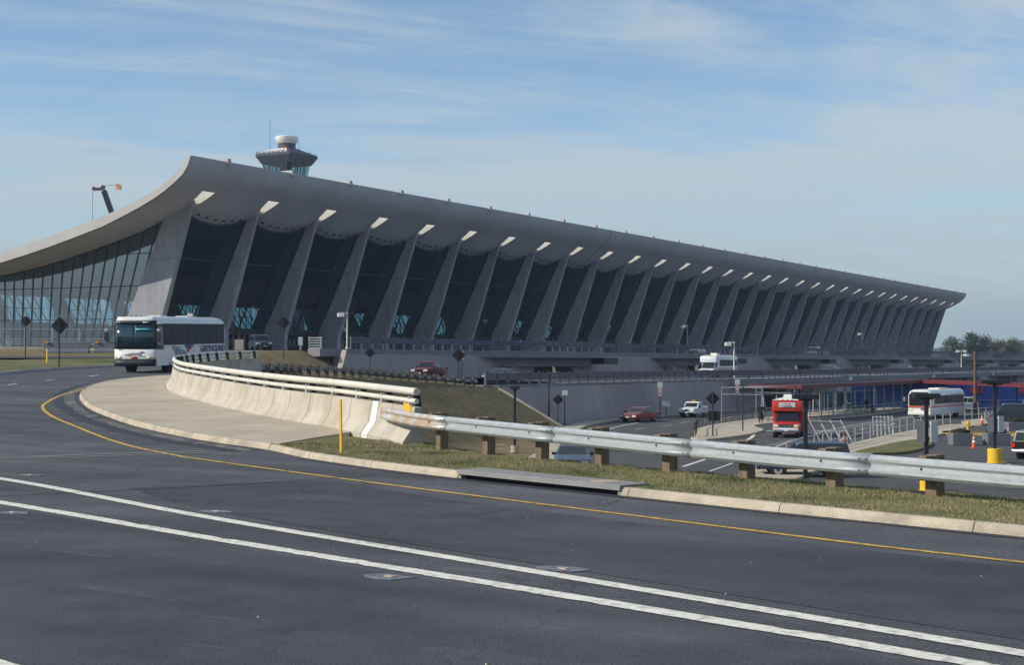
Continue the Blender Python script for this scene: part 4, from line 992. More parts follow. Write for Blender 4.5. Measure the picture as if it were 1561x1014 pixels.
# ------------------------------------------------------------------ concrete barrier with pipe rail round the nose
def frame_at(path, s):
    q = at_len(path, s); a_ = at_len(path, max(s - 0.3, 0)); b_ = at_len(path, min(s + 0.3, along(path)[-1])); t = (b_ - a_)[:2]; t /= np.linalg.norm(t)
    return q, t, np.array([t[1], -t[0]])          # point, tangent, right-hand normal
BL = along(BAR)
bar = thing('road_barrier', 'curving concrete safety barrier topped with two pale pipe rails round the nose', 'barrier', (-40, 45, 0)); bar.location = (0, 0, 0)
BPROF = [(0.0, -0.12), (0.0, 0.08), (0.21, 0.37), (0.29, 0.86), (0.46, 0.86), (0.52, -0.4)]
def barz(x, y): return zr1(x, y) + 0.14
nseg = 36; ds = BL[-1] / nseg
for k in range(nseg):
    s0, s1 = k * ds, (k + 1) * ds - 0.025; rings = []
    for s in np.linspace(s0, s1, 5):
        q, t, n_ = frame_at(BAR, s); z = barz(*q)
        rings.append([(q[0] + n_[0] * o, q[1] + n_[1] * o, z + dz) for o, dz in BPROF])
    MB().loft(rings).build('barrier_segment', 'concrete_barrier', bar, bevel=0.012)
# white painted filler strip near the end
rings = []
for s in np.linspace(2.55, 2.95, 3):
    q, t, n_ = frame_at(BAR, s); z = barz(*q)
    rings.append([(q[0] + n_[0] * o, q[1] + n_[1] * o, z + dz) for o, dz in ((-0.012, -0.1), (-0.012, 0.083), (0.198, 0.372), (0.278, 0.872), (0.47, 0.872), (0.47, 0.5))])
MB().loft(rings).build('joint_cover', 'white_paint', bar)
PR = smooth_path(offset_path(BAR, -0.36), 0.5); PL = along(PR)
def pipe(s0, s1, h, r):
    pts = []
    for s in np.linspace(s0, s1, max(3, int((s1 - s0) / 0.8))):
        q = at_len(PR, s); pts.append((q[0], q[1], barz(*q) + 0.86 + h))
    return MB().tube(pts, r, 14)
s = 0.06
while s < PL[-1] - 0.4:
    e = min(s + 6.1, PL[-1] - 0.3)
    for h, r in ((0.35, 0.085), (0.13, 0.058)):
        pipe(s, e - 0.02, h, r).build('pipe_rail', 'pipe_white', bar, smooth=True)
        if e < PL[-1] - 1: pipe(e - 0.16, e + 0.14, h, r * 0.86).build('pipe_sleeve', 'post_grey', bar)
    s = e
s = 0.5
while s < PL[-1] - 0.3:
    q, t, n_ = frame_at(PR, s); z = barz(*q) + 0.86; a_ = math.atan2(t[1], t[0])
    m = MB(); back = q + n_ * 0.15
    m.loft([[(back[0] - t[0] * .035, back[1] - t[1] * .035, z - .02), (back[0] + t[0] * .035, back[1] + t[1] * .035, z - .02), (back[0] + t[0] * .035 + n_[0] * .12, back[1] + t[1] * .035 + n_[1] * .12, z - .02), (back[0] - t[0] * .035 + n_[0] * .12, back[1] - t[1] * .035 + n_[1] * .12, z - .02)],
            [(q[0] - t[0] * .035 + n_[0] * .05, q[1] - t[1] * .035 + n_[1] * .05, z + .42), (q[0] + t[0] * .035 + n_[0] * .05, q[1] + t[1] * .035 + n_[1] * .05, z + .42), (q[0] + t[0] * .035 + n_[0] * .2, q[1] + t[1] * .035 + n_[1] * .2, z + .42), (q[0] - t[0] * .035 + n_[0] * .2, q[1] - t[1] * .035 + n_[1] * .2, z + .42)]])
    m.build('rail_bracket', 'dark_metal', bar)
    m = MB(); m.box((q[0], q[1], z + 0.10), (0.10, 0.10, 0.24), a_); m.build('rail_post', 'post_grey', bar); s += 1.95

# ------------------------------------------------------------------ steel guard rail on timber posts
grail = thing('guard_rail', 'galvanised steel guard rail on timber posts beside the near kerb', 'guard rail', (0, 0, 0))
GR = RAIL[::-1].copy()                                   # from the barrier end towards the right
b0 = at_len(BAR, 1.6); _, tb, nbm = frame_at(BAR, 1.6)
GRP = smooth_path([(-20.2, 29.58), (-18.85, 28.42), (-17.5, 27.40), (-15.9, 26.58), (-14.2, 25.76), (-12.45, 24.93), (-10.8, 24.17), (-9.1, 23.42), (-7.4, 22.68), (-5.7, 21.96), (-3.9, 21.22), (-2.1, 20.5), (0, 19.7), (6, 17.5), (14, 14.8)], 0.4)
GL = along(GRP)
def gz(s): return float(np.interp(s, [0, 3, 14, 22], [0.86, 0.80, 0.60, 0.53]))
WPROF = [(-0.155, 0.0), (-0.150, -0.035), (-0.105, -0.078), (-0.065, -0.078), (-0.022, -0.018), (0.022, -0.018), (0.065, -0.078), (0.105, -0.078), (0.150, -0.035), (0.155, 0.0)]
def wbeam(path, zf, s0, s1, name, mat, parent, side=1.0, n_=None, flat0=False):
    rings = []; ss = np.linspace(s0, s1, n_ or max(3, int((s1 - s0) / 0.5)))
    for i, s in enumerate(ss):
        q, t, nn_ = frame_at(path, s); z = zf(s); k = 1.0
        if flat0: k = float(np.interp(s - s0, [0, 0.5, 0.9], [0.12, 0.5, 1.0]))
        nl = -nn_ * side
        front = [(q[0] - nl[0] * d * k, q[1] - nl[1] * d * k, z + h * (0.8 + 0.2 * k)) for h, d in WPROF]
        rings.append(front)
    m = MB(); m.loft(rings, caps=False, closed=False)
    o = m.build(name, mat, parent, smooth=True)
    md = o.modifiers.new('thick', 'SOLIDIFY'); md.thickness = 0.006; md.offset = 0
    return o
m_, n__, l__, b__ = principled('rusty_beam')
b__.inputs['Metallic'].default_value = 0.45; b__.inputs['Roughness'].default_value = 0.5
tx = n__.new('ShaderNodeTexNoise'); tx.inputs['Scale'].default_value = 3.0; tx.inputs['Detail'].default_value = 8; gg = n__.new('ShaderNodeNewGeometry'); l__.new(gg.outputs['Position'], tx.inputs['Vector'])
rp = n__.new('ShaderNodeValToRGB'); rp.color_ramp.elements[0].position = 0.42; rp.color_ramp.elements[0].color = (0.56, 0.58, 0.58, 1); rp.color_ramp.elements[1].position = 0.60; rp.color_ramp.elements[1].color = (0.55, 0.40, 0.28, 1)
l__.new(tx.outputs['Fac'], rp.inputs[0]); l__.new(rp.outputs[0], b__.inputs['Base Color']); MATS['rusty_beam'] = m_
s = 0.0; k = 0
while s < GL[-1] - 1:
    e = min(s + (4.4 if k == 0 else 3.81), GL[-1])
    # each beam laps over the next one
    wbeam(GRP, gz, s + 0.007, e - 0.007, 'beam', 'rusty_beam' if k == 0 else 'galvanised', grail, flat0=(k == 0), side=-1.0)
    q, t, nn_ = frame_at(GRP, e); z = gz(e)
    bo = MB()
    for dx_ in (-0.16, -0.04):
        for h in (-0.085, 0.085): 
            c_ = q + t * dx_ + nn_ * 0.078; bo.tube([(c_[0] - nn_[0] * .02, c_[1] - nn_[1] * .02, z + h), (c_[0] + nn_[0] * .012, c_[1] + nn_[1] * .012, z + h)], 0.013, 8)
    bo.build('splice_bolts', 'dark_metal', grail)
    s = e; k += 1
s = float(np.interp(-17.5, GRP[:, 0], GL)) + 0.15; k = 0
post_m = MB().box((0, 0, 0), (0.20, 0.20, 1.0)).mesh('post', 'timber'); blk_m = MB().box((0, 0, 0), (0.15, 0.20, 0.36)).mesh('block', 'timber')
while s < GL[-1] - 0.5:
    q, t, nn_ = frame_at(GRP, s); a_ = math.atan2(t[1], t[0]); z = gz(s)
    c_ = q - nn_ * 0.30; o = link('post', post_m, grail, (c_[0], c_[1], z + 0.20 - 0.5), 0.01, a_)
    c_ = q - nn_ * 0.10; link('spacer_block', blk_m, grail, (c_[0], c_[1], z + 0.01), 0.01, a_)
    c_ = q + nn_ * 0.02; MB().tube([(c_[0] - nn_[0] * .03, c_[1] - nn_[1] * .03, z), (c_[0] + nn_[0] * .012, c_[1] + nn_[1] * .012, z)], 0.018, 8).build('post_bolt', 'dark_metal', grail)
    s += 1.875; k += 1
# small yellow plate standing on the rail end
q, t, nn_ = frame_at(GRP, 2.2)
pl = MB().box((0, 0, 0), (0.30, 0.02, 0.17)).build('marker_plate', 'sign_yellow', None, (q[0] - nn_[0] * 0.02, q[1] - nn_[1] * 0.02, gz(2.2) + 0.24)); pl.rotation_euler = (0.15, 0.22, math.atan2(t[1], t[0]) + 0.25)
tag(pl, 'small yellow plate propped above the guard rail end', 'plate')

# yellow marker post
def marker_post(x, y, z, h, r, label, tilt=0.0):
    t_ = thing('marker_post', label, 'post', (x, y, z), rot=(0, tilt, 0))
    MB().box((0, 0, h / 2 - .05), (r * 2, r * 1.4, h + .1)).build('stake', 'yellow_paint', t_, bevel=0.006)
    MB().box((0, 0, h + .012), (r * 1.8, r * 1.2, 0.024)).build('cap', 'line_yellow', t_)
marker_post(-18.49, 25.62, 0.14, 1.13, 0.026, 'thin yellow marker post standing in the verge by the concrete pavement', -0.02)
marker_post(-85.2, 80.6, zr1(-85.2, 80.6), 1.1, 0.05, 'short yellow marker post in the grass beyond the bend')

# ------------------------------------------------------------------ old post and rail fence beside the arrivals ramp
pf = thing('guard_fence', 'weathered guard fence of stout posts stepping down beside the arrivals ramp', 'fence', (0, 0, 0))
FL = along(FENCE); fpost = MB().box((0, 0, 0.30), (0.22, 0.24, 0.95)).mesh('post', 'old_post')
def fzv(y): return float(np.interp(y, [70.6, 78.7, 90.7, 101, 111.8], [1.14, 0.98, 0.70, 0.27, -0.28]))
s = 0.2; pos = []
while s < FL[-1]:
    q, t, nn_ = frame_at(FENCE, s); link('post', fpost, pf, (q[0], q[1], fzv(q[1])), 0, math.atan2(t[1], t[0])); pos.append(s); s += 1.62
FEN3 = FENCE
wb_z = lambda s_: fzv(at_len(FENCE, s_)[1]) + 0.52
FOFF = smooth_path(offset_path(FENCE, 0.2), 0.6)
s = 0.0
while s < FL[-1] - 0.5:
    e = min(s + 3.81, FL[-1] - 0.2); wbeam(FOFF, lambda q_: fzv(at_len(FOFF, q_)[1]) + 0.52, s, e - .01, 'beam', 'post_grey', pf); s = e

# ------------------------------------------------------------------ diamond road signs seen from the back
def diamond(x, y, zb, zc, w, label, faces=(-0.49, 0.872), tilt=0):
    t_ = thing('road_sign', label, 'sign', (x, y, zb), R(29.35) + tilt, 'diamond road signs seen from behind')
    h = zc - zb; d = w / 2
    m = MB(); c_ = d * 0.12
    poly = [(-d + c_, h - c_), (-c_, h - d + c_), (c_, h - d + c_), (d - c_, h - c_), (d - c_, h + c_), (c_, h + d - c_), (-c_, h + d - c_), (-d + c_, h + c_)]
    m.prism(poly, 0.03, 0.05, 'y'); m.build('plate', 'sign_back', t_)
    MB().box((0, 0, (h + d * .8) / 2 - .1), (0.075, 0.05, h + d * .8 + .2)).build('post', 'dark_metal', t_)
    MB().box((0, 0.012, h + d * .4), (w * .45, 0.03, 0.05)).build('brace', 'dark_metal', t_)
    MB().box((0, 0.012, h - d * .4), (w * .45, 0.03, 0.05)).build('brace', 'dark_metal', t_)
diamond(-75.4, 72.4, zr1(-75.4, 72.4), 4.3, 1.22, 'dark diamond road sign on a post in the grass by the coach front')
diamond(-96.7, 89.1, zr1(-96.7, 89.1), 5.2, 0.95, 'smaller dark diamond sign near the end glazing and metal fence')
diamond(-87.2, 111.6, 2.3, 5.5, 1.24, 'dark diamond sign on top of the grass mound before the third pier')
diamond(-85.6, 123.4, -0.1, 2.75, 1.1, 'dark diamond sign against the departures wall behind the guard fence')
diamond(-69.0, 113.2, ARR, 2.5, 1.24, 'dark diamond sign beside the start of the arrivals railing')
diamond(-62.4, 119.6, G, -1.48, 1.0, 'dark diamond sign at the foot of the lower battered wall')
diamond(-90.5, 108.4, 2.35, 4.75, 1.24, 'dark diamond sign behind the coach tail beside the mound')

# ------------------------------------------------------------------ narrow sign posts
def plate_sign(x, y, zb, plates, h, label):
    t_ = thing('sign_post', label, 'sign', (x, y, zb), R(29.35), 'small plate signs on dark posts')
    MB().box((0, 0, h / 2 - .05), (0.08, 0.06, h + .1)).build('post', 'dark_metal', t_)
    for z, w, hh, mt in plates:
        MB().box((0, -0.05, z), (w, 0.03, hh)).build('plate', mt, t_)
plate_sign(-70.6, 116.4, ARR, [(2.75, 0.28, 0.75, 'sign_pink')], 3.1, 'narrow pinkish plate on a post above the arrivals railing start')
plate_sign(-62.6, 121.3, G, [(3.0, 0.52, 0.45, 'sign_white')], 3.2, 'small white plate on post beside the diamond sign under the wall')
plate_sign(-62.9, 143.5, G, [(3.45, 0.55, 0.55, 'sign_white'), (2.85, 0.42, 0.6, 'sign_pink'), (2.35, 0.4, 0.2, 'sign_pink')], 3.7, 'white plate over pink plates on a post by the red sedan')
plate_sign(-62.8, 144.9, G, [(1.45, 0.9, 0.6, 'sign_white')], 1.7, 'low white plate on a short post by the red sedan')
plate_sign(-62.3, 164.4, G, [(3.5, 0.6, 0.6, 'sign_white'), (2.85, 0.46, 0.65, 'sign_pink'), (2.35, 0.4, 0.2, 'sign_pink')], 3.8, 'white plate over pink plates on a post before the dark undercroft')
plate_sign(-88.2, 203.5, ARR, [(2.9, 0.3, 0.8, 'sign_pink')], 3.3, 'narrow plate on a post against the departures wall')
def dark_pole(x, y, zb, h, label):
    t_ = thing('pole', label, 'pole', (x, y, zb)); MB().tube([(0, 0, -.1), (0, 0, h)], [0.09, 0.07], 8).build('shaft', 'dark_metal', t_); MB().lathe((0, 0, h), [(0, 0), (0.1, 0), (0.1, .06), (0, .09)], 8).build('cap', 'dark_metal', t_)
dark_pole(-62.7, 118.4, G, 4.3, 'tall bare dark pole beside the diamond sign under the wall')
for x, y, h, lb in ((-43.2, 108.7, 3.4, 'dark pole with square board on the paved island tip'), (-44.2, 117.9, 3.9, 'dark pole on the paved island beside the railing')):
    t_ = thing('sign_pole', lb, 'pole', (x, y, G + .15)); MB().tube([(0, 0, -.1), (0, 0, h)], 0.06, 8).build('shaft', 'dark_metal', t_)
    if x > -44: MB().box((0.05, 0.08, 1.55), (0.9, 0.06, 0.75), R(29)).build('board', 'sign_back', t_)
    c_ = 0.55; m = MB(); m.prism([(-c_, h - .5), (0, h - .5 - c_), (c_, h - .5), (0, h - .5 + c_)], 0.05, 0.08, 'y'); o = m.build('diamond_plate', 'sign_back', t_); o.rotation_euler = (0, 0, R(29.35)); 
    if x < -44: bpy.data.objects.remove(o)

# ------------------------------------------------------------------ street lamps
def white_lamp(x, y, zb, h, label, heads=1, az=0.0, k=1.0, pole='pipe_white'):
    t_ = thing('street_lamp', label, 'lamp', (x, y, zb), az, 'pale street lamps along the decks')
    MB().tube([(0, 0, -.05), (0, 0, h)], [0.10 * k, 0.075 * k], 8).build('pole', pole, t_)
    MB().lathe((0, 0, 0), [(0, 0), (0.2 * k, 0), (0.2 * k, .12), (0.11 * k, .3), (0, .3)], 10).build('base', pole, t_)
    for j in range(heads):
        sg = -1 if j == 0 else 1
        MB().bar((0, 0, h - .12), (sg * .35 * k, 0, h - .12), 0.08 * k).build('arm', pole, t_)
        MB().loft([[(sg * .3 * k, -.16 * k, h - .45 * k), (sg * .3 * k, .16 * k, h - .45 * k), (sg * .3 * k, .16 * k, h), (sg * .3 * k, -.16 * k, h)], [(sg * .9 * k, -.2 * k, h - .5 * k), (sg * .9 * k, .2 * k, h - .5 * k), (sg * .9 * k, .2 * k, h - .05 * k), (sg * .9 * k, -.2 * k, h - .05 * k)], [(sg * 1.05 * k, -.12 * k, h - .42 * k), (sg * 1.05 * k, .12 * k, h - .42 * k), (sg * 1.05 * k, .12 * k, h - .15 * k), (sg * 1.05 * k, -.12 * k, h - .15 * k)]]).build('lamp_head', 'lamp_lens', t_)
AZ = R(29.35)
white_lamp(-91.4, 127.6, DEP + .1, 3.9, 'white lamp on the departures deck before the fourth pier', 1, AZ)
white_lamp(-92.3, 221.3, DEP + .1, 4.6, 'grey lamp on the departures deck against the distant piers', 1, AZ, 1.0, 'rail_light')
white_lamp(-67.2, 176.2, ARR + .1, 4.6, 'white lamp beside the shuttle on the arrivals deck', 1, AZ, 1.15)
white_lamp(-92.0, 318.0, DEP + .1, 5.0, 'grey lamp further along the departures deck behind the white van', 1, AZ, 1.0, 'rail_light')
white_lamp(-66.4, 297.0, ARR + .1, 4.4, 'twin headed lamp at the far end of the arrivals railing', 2, AZ)
wl_ = thing('street_lamp', 'brown timber pole with white cobra head lamp beyond the white transit bus', 'lamp', (-36.3, 169.0, G), AZ)
MB().tube([(0, 0, -.1), (0, 0, 7.1)], [0.22, 0.16], 10).build('pole', 'wood_pole', wl_)
MB().tube([(0, 0, 6.4), (-0.5, 0, 6.62), (-0.8, 0, 6.65)], 0.05, 8).build('arm', 'rail_light', wl_)
MB().loft([[(-.55, -.12, 6.58), (-.55, .12, 6.58), (-.55, .12, 6.74), (-.55, -.12, 6.74)], [(-1.0, -.2, 6.52), (-1.0, .2, 6.52), (-1.0, .2, 6.82), (-1.0, -.2, 6.82)], [(-1.35, -.08, 6.62), (-1.35, .08, 6.62), (-1.35, .08, 6.74), (-1.35, -.08, 6.74)]]).build('lamp_head', 'lamp_lens', wl_)
# dark shoebox lamps of the car park
def box_lamp(x, y, h, w, label, base=None, boxes=False, az=AZ):
    t_ = thing('car_park_lamp', label, 'lamp', (x, y, G), az, 'dark flat headed lamps of the car park')
    MB().box((0, 0, h / 2 - .1), (0.17, 0.17, h + .2)).build('pole', 'dark_metal', t_)
    MB().box((0, 0, h + .06), (w, 0.5, 0.22)).build('lamp_head', 'dark_metal', t_, bevel=0.02)
    MB().box((0, 0, h - .08), (w * .5, 0.3, 0.08)).build('lens_frame', 'dark_metal', t_)
    if base: MB().lathe((0, 0, 0), [(0, 0), (base[0] + .06, 0), (base[0] + .06, .03), (base[0], .03), (base[0], base[1]), (0, base[1])], 24).build('base', base[2], t_, smooth=True)
    if boxes:
        for sx in (-0.28, 0.32): MB().box((sx, -0.12, boxes), (0.36, 0.12, 0.95), 0.25 * (1 if sx > 0 else -1)).build('sign_box', 'sign_white' if sx > 0 else 'planter_grey', t_)
box_lamp(-47.4, 84.8, 4.15, 0.62, 'slim dark lamp on a pale footing at the foot of the dry bank', (0.26, 0.45, 'concrete_walk'))
box_lamp(-21.4, 65.0, 4.35, 1.15, 'dark flat headed lamp standing before the red shuttle')
box_lamp(-17.3, 70.2, 4.35, 1.2, 'dark flat headed lamp with sign boxes halfway up its pole', (0.3, 0.75, 'yellow_paint'), 2.75)
box_lamp(-18.5, 91.4, 4.75, 1.7, 'dark lamp in a fat yellow concrete footing by the planters', (0.42, 0.85, 'yellow_paint'), 2.3)

# ------------------------------------------------------------------ left background: barrier blocks, fence, gate
def ps(r_, d): return (0.872 * r_ - 0.490 * d, 0.490 * r_ + 0.872 * d)
for i, (r0, r1, d, lb) in enumerate(((-44.4, -40.1, 142, 'long grey concrete block barrier behind the grass left of the coach'), (-39.9, -35.8, 143, 'shorter grey concrete block barrier hidden partly by the coach'))):
    a_ = ps(r0, d); b_ = ps(r1, d); z = zr1(*a_) 
    c_ = ((a_[0] + b_[0]) / 2, (a_[1] + b_[1]) / 2); L_ = r1 - r0
    t_ = thing('concrete_barrier', lb, 'barrier', (c_[0], c_[1], z), AZ)
    MB().prism([(-.32, -.1), (.32, -.1), (.32, .1), (.14, .35), (.10, 1.0), (-.10, 1.0), (-.14, .35), (-.32, .1)], -L_ / 2, L_ / 2, 'x').build('block', 'planter_grey', t_, bevel=0.02)
    MB().box((-L_ / 2 + .3, -.2, .95), (0.3, 0.1, 0.2)).build('reflector', 'lamp_amber', t_)
a_ = ps(-52, 152); 
mf = thing('metal_fence', 'grey tubular fence before the terminal end glazing left of the coach', 'fence', (a_[0], a_[1], zr1(*a_)), AZ)
for k in range(8):
    MB().box((k * 2.75 - .2, 0, 1.0), (0.14, 0.14, 2.4)).build('post', 'rail_light', mf)
for z in (0.55, 0.8, 1.05): MB().bar((-3, 0.1, z), (21, 0.1, z), 0.06, 0.07).build('rail', 'rail_light', mf)
MB().bar((-3, 0.1, 2.05), (21, 0.1, 2.05), 0.05, 0.05).build('rail', 'rail_light', mf)
MB().box((1.0, -1.3, 0.1), (8.4, 0.35, 0.3)).build('footing', 'concrete_walk', mf)
a_ = ps(-21.6, 160)
gt = thing('metal_gate', 'white slatted barrier gate with control box at the end of the deck railing', 'gate', (a_[0], a_[1], DEP), AZ)
for k in range(5): MB().box((0.55, 0, 0.3 + .27 * k), (1.35, 0.06, 0.10)).build('slat', 'white_paint', gt)
for x in (-.1, 1.2): MB().box((x, 0, 0.75), (0.08, 0.08, 1.5)).build('post', 'white_paint', gt)
MB().box((-1.0, 0, 1.0), (0.45, 0.4, 0.9)).build('control_box', 'sign_white', gt); MB().box((-1.0, 0, 0.25), (0.2, 0.2, 0.6)).build('pedestal', 'rail_light', gt)
a_ = ps(-29.9, 164); t_ = thing('sign_board', 'cream board standing behind the tail of the coach', 'sign', (a_[0], a_[1], DEP), AZ)
MB().box((0, 0, 0.62), (0.95, 0.1, 1.2)).build('board', 'concrete_walk', t_); MB().box((-.3, 0.05, .4), (.08, .08, 1.0)).build('leg', 'dark_metal', t_); MB().box((.3, 0.05, .4), (.08, .08, 1.0)).build('leg', 'dark_metal', t_)
# ------------------------------------------------------------------ vehicles (local x forward, y left)
def wheel(parent, x, y, r, w, rim='rim'):
    sg = 1 if y > 0 else -1
    t_ = MB().tube([(x, y - sg * w, r), (x, y - sg * w * .1, r), (x, y, r)], [r, r, r * .93], 20).build('wheel', 'tyre', parent)
    m = MB().tube([(x, y - sg * .02, r), (x, y + sg * .012, r)], r * .60, 16); m.build('rim', rim, t_)
    MB().tube([(x, y + sg * .012, r), (x, y + sg * .03, r)], r * .2, 10).build('hub', 'dark_metal', t_)
def arch(parent, x, y, r):
    sg = 1 if y > 0 else -1
    MB().tube([(x, y - sg * .30, r * 1.02), (x, y + sg * .006, r * 1.02)], r * 1.20, 18).build('wheel_arch', 'tyre', parent)
def body_loft(prof, W, tuck=0.10, drop=0.06, mat=None):
    """side profile [(x, z)] swept across the width with tucked sides"""
    zs = [p_[1] for p_ in prof]; zm = min(zs); zM = max(zs); cxm = sum(p_[0] for p_ in prof) / len(prof)
    def ring(y, k, dz):
        return [(cxm + (x - cxm) * k, y, z - (dz * (z - zm) / (zM - zm))) for x, z in prof]
    return MB().loft([ring(-W / 2, .955, drop), ring(-W / 2 + .05, .985, drop * .4), ring(-W / 2 + .18, 1.0, 0), ring(W / 2 - .18, 1.0, 0), ring(W / 2 - .05, .985, drop * .4), ring(W / 2, .955, drop)])
def car(name, label, cat, loc, rz, kind, paint, group=None, trim='black_paint', rim='rim', lower=None):
    spec = {
     'sedan': dict(L=5.3, W=1.92, belt=0.95, H=1.44, wb=2.9, r=.33, cab=(-2.0, -1.25, .30, 1.15), prof=[(-2.65, .35), (-2.62, .80), (-2.5, .98), (-1.6, 1.0), (1.1, .98), (2.3, .86), (2.6, .76), (2.66, .5), (2.6, .30), (-2.55, .28)]),
     'pickup': dict(L=4.9, W=1.75, belt=1.02, H=1.60, wb=2.8, r=.36, cab=(-.75, -.55, .55, 1.05), prof=[(-2.45, .50), (-2.45, 1.08), (-.75, 1.08), (-.7, 1.02), (1.0, 1.02), (2.2, .96), (2.42, .86), (2.48, .5), (2.4, .38), (-2.4, .42)]),
     'suv': dict(L=4.8, W=1.85, belt=1.08, H=1.78, wb=2.75, r=.37, cab=(-2.30, -2.12, .35, 1.0), prof=[(-2.4, .5), (-2.42, 1.05), (-2.36, 1.10), (1.0, 1.08), (2.15, 1.0), (2.36, .9), (2.42, .55), (2.35, .40), (-2.35, .42)]),
     'minivan': dict(L=4.8, W=1.85, belt=1.02, H=1.74, wb=2.9, r=.33, cab=(-2.32, -2.15, .75, 1.75), prof=[(-2.4, .4), (-2.42, .95), (-2.36, 1.04), (1.4, 1.02), (2.2, .88), (2.4, .75), (2.44, .5), (2.38, .32), (-2.35, .34)]),
     'van': dict(L=5.2, W=2.0, belt=1.15, H=2.02, wb=3.1, r=.36, cab=(-2.5, -2.42, 1.15, 1.75), prof=[(-2.58, .45), (-2.6, 1.1), (-2.54, 1.17), (1.6, 1.15), (2.3, 1.0), (2.55, .88), (2.6, .55), (2.52, .38), (-2.52, .40)]),
    }[kind]
    t_ = thing(name, label, cat, loc, rz, group); W = spec['W']
    body_loft(spec['prof'], W).build('body', paint, t_, smooth=True)
    if lower:
        MB().box((0, 0, .42), (spec['L'] * .94, W + .01, .2)).build('lower_trim', lower, t_)
    rb, rt, ft, fb = spec['cab']; b_, H = spec['belt'] - .02, spec['H']; wb_ = W / 2 - .07; wt = W / 2 - (.24 if kind == 'sedan' else .17)
    rings = [[(rb, -wb_, b_), (rb, wb_, b_), (fb, wb_, b_), (fb, -wb_, b_)], [(rt, -wt, H - .05), (rt, wt, H - .05), (ft, wt, H - .05), (ft, -wt, H - .05)], [(rt + .12, -wt + .1, H), (rt + .12, wt - .1, H), (ft - .14, wt - .1, H), (ft - .14, -wt + .1, H)]]
    cab_ = MB().loft(rings).build('cabin', paint, t_, smooth=True)
    def lerp(a, c, u): return tuple(a[i] * (1 - u) + c[i] * u for i in range(3))
    def face(p, name_, m0=.06, m1=.06, b0=.10, b1=.14):
        a, c, d, e = [Vector(q) for q in p]     # bottom-left, bottom-right, top-right, top-left
        nrm = (c - a).cross(e - a).normalized() * 0.012
        def at(u, v): return a.lerp(c, u).lerp(e.lerp(d, u), v)
        P = [at(m0, b0), at(1 - m1, b0), at(1 - m1, 1 - b1), at(m0, 1 - b1)]
        MB().hexa([q - nrm for q in P] + [q + nrm for q in P]).build(name_, 'car_glass', cab_)
    lo, hi = rings[0], rings[1]
    face([lo[3], lo[2], hi[2], hi[3]], 'windscreen'); face([lo[1], lo[0], hi[0], hi[1]], 'rear_window')
    nwin = {'sedan': 2, 'pickup': 1, 'suv': 3, 'minivan': 3, 'van': 2}[kind]
    for sd in (0, 1):
        A, B, C, D = ((lo[2], lo[1], hi[1], hi[2]) if sd == 0 else (lo[0], lo[3], hi[3], hi[0]))
        for k in range(nwin):
            u0, u1 = k / nwin, (k + 1) / nwin
            face([lerp(A, B, u0), lerp(A, B, u1), lerp(D, C, u1), lerp(D, C, u0)], 'side_window', .05, .05)
    for x in (-spec['wb'] / 2, spec['wb'] / 2 + .05):
        for y in (-W / 2 + .02, W / 2 - .02):
            arch(t_, x, y, spec['r']); wheel(t_, x, y, spec['r'], .24, rim)
    fx = max(p_[0] for p_ in spec['prof']); zf = [p_[1] for p_ in spec['prof'] if p_[0] > fx - .35]
    zh = (max(zf) + min(zf)) / 2 + .08
    for y in (-W * .35, W * .35): MB().box((fx - .03, y, zh), (.14, .38, .15)).build('headlight', 'lamp_lens', t_)
    for y in (-W * .42, W * .42): MB().box((-fx + .03, y, zh + .08), (.14, .22, .26 if kind != 'sedan' else .16)).build('tail_light', 'lamp_red', t_)
    MB().box((fx - .02, 0, zh - .01), (.13, W * .34, .15)).build('grille', 'chrome' if kind == 'sedan' else trim, t_)
    MB().box((fx - .02, 0, .46), (.18, W * .93, .17)).build('bumper', trim if kind != 'sedan' else paint, t_, bevel=.03)
    MB().box((-fx + .02, 0, .50), (.18, W * .93, .17)).build('bumper', 'chrome' if kind in ('pickup', 'suv') else paint, t_, bevel=.03)
    MB().box((fx + .085, 0, .50), (.02, .32, .13)).build('number_plate', 'sign_white', t_)
    for y in (-1, 1): MB().box((fb - .25, y * (W / 2 + .06), b_ + .06), (.12, .2, .14)).build('mirror', trim, t_)
    return t_

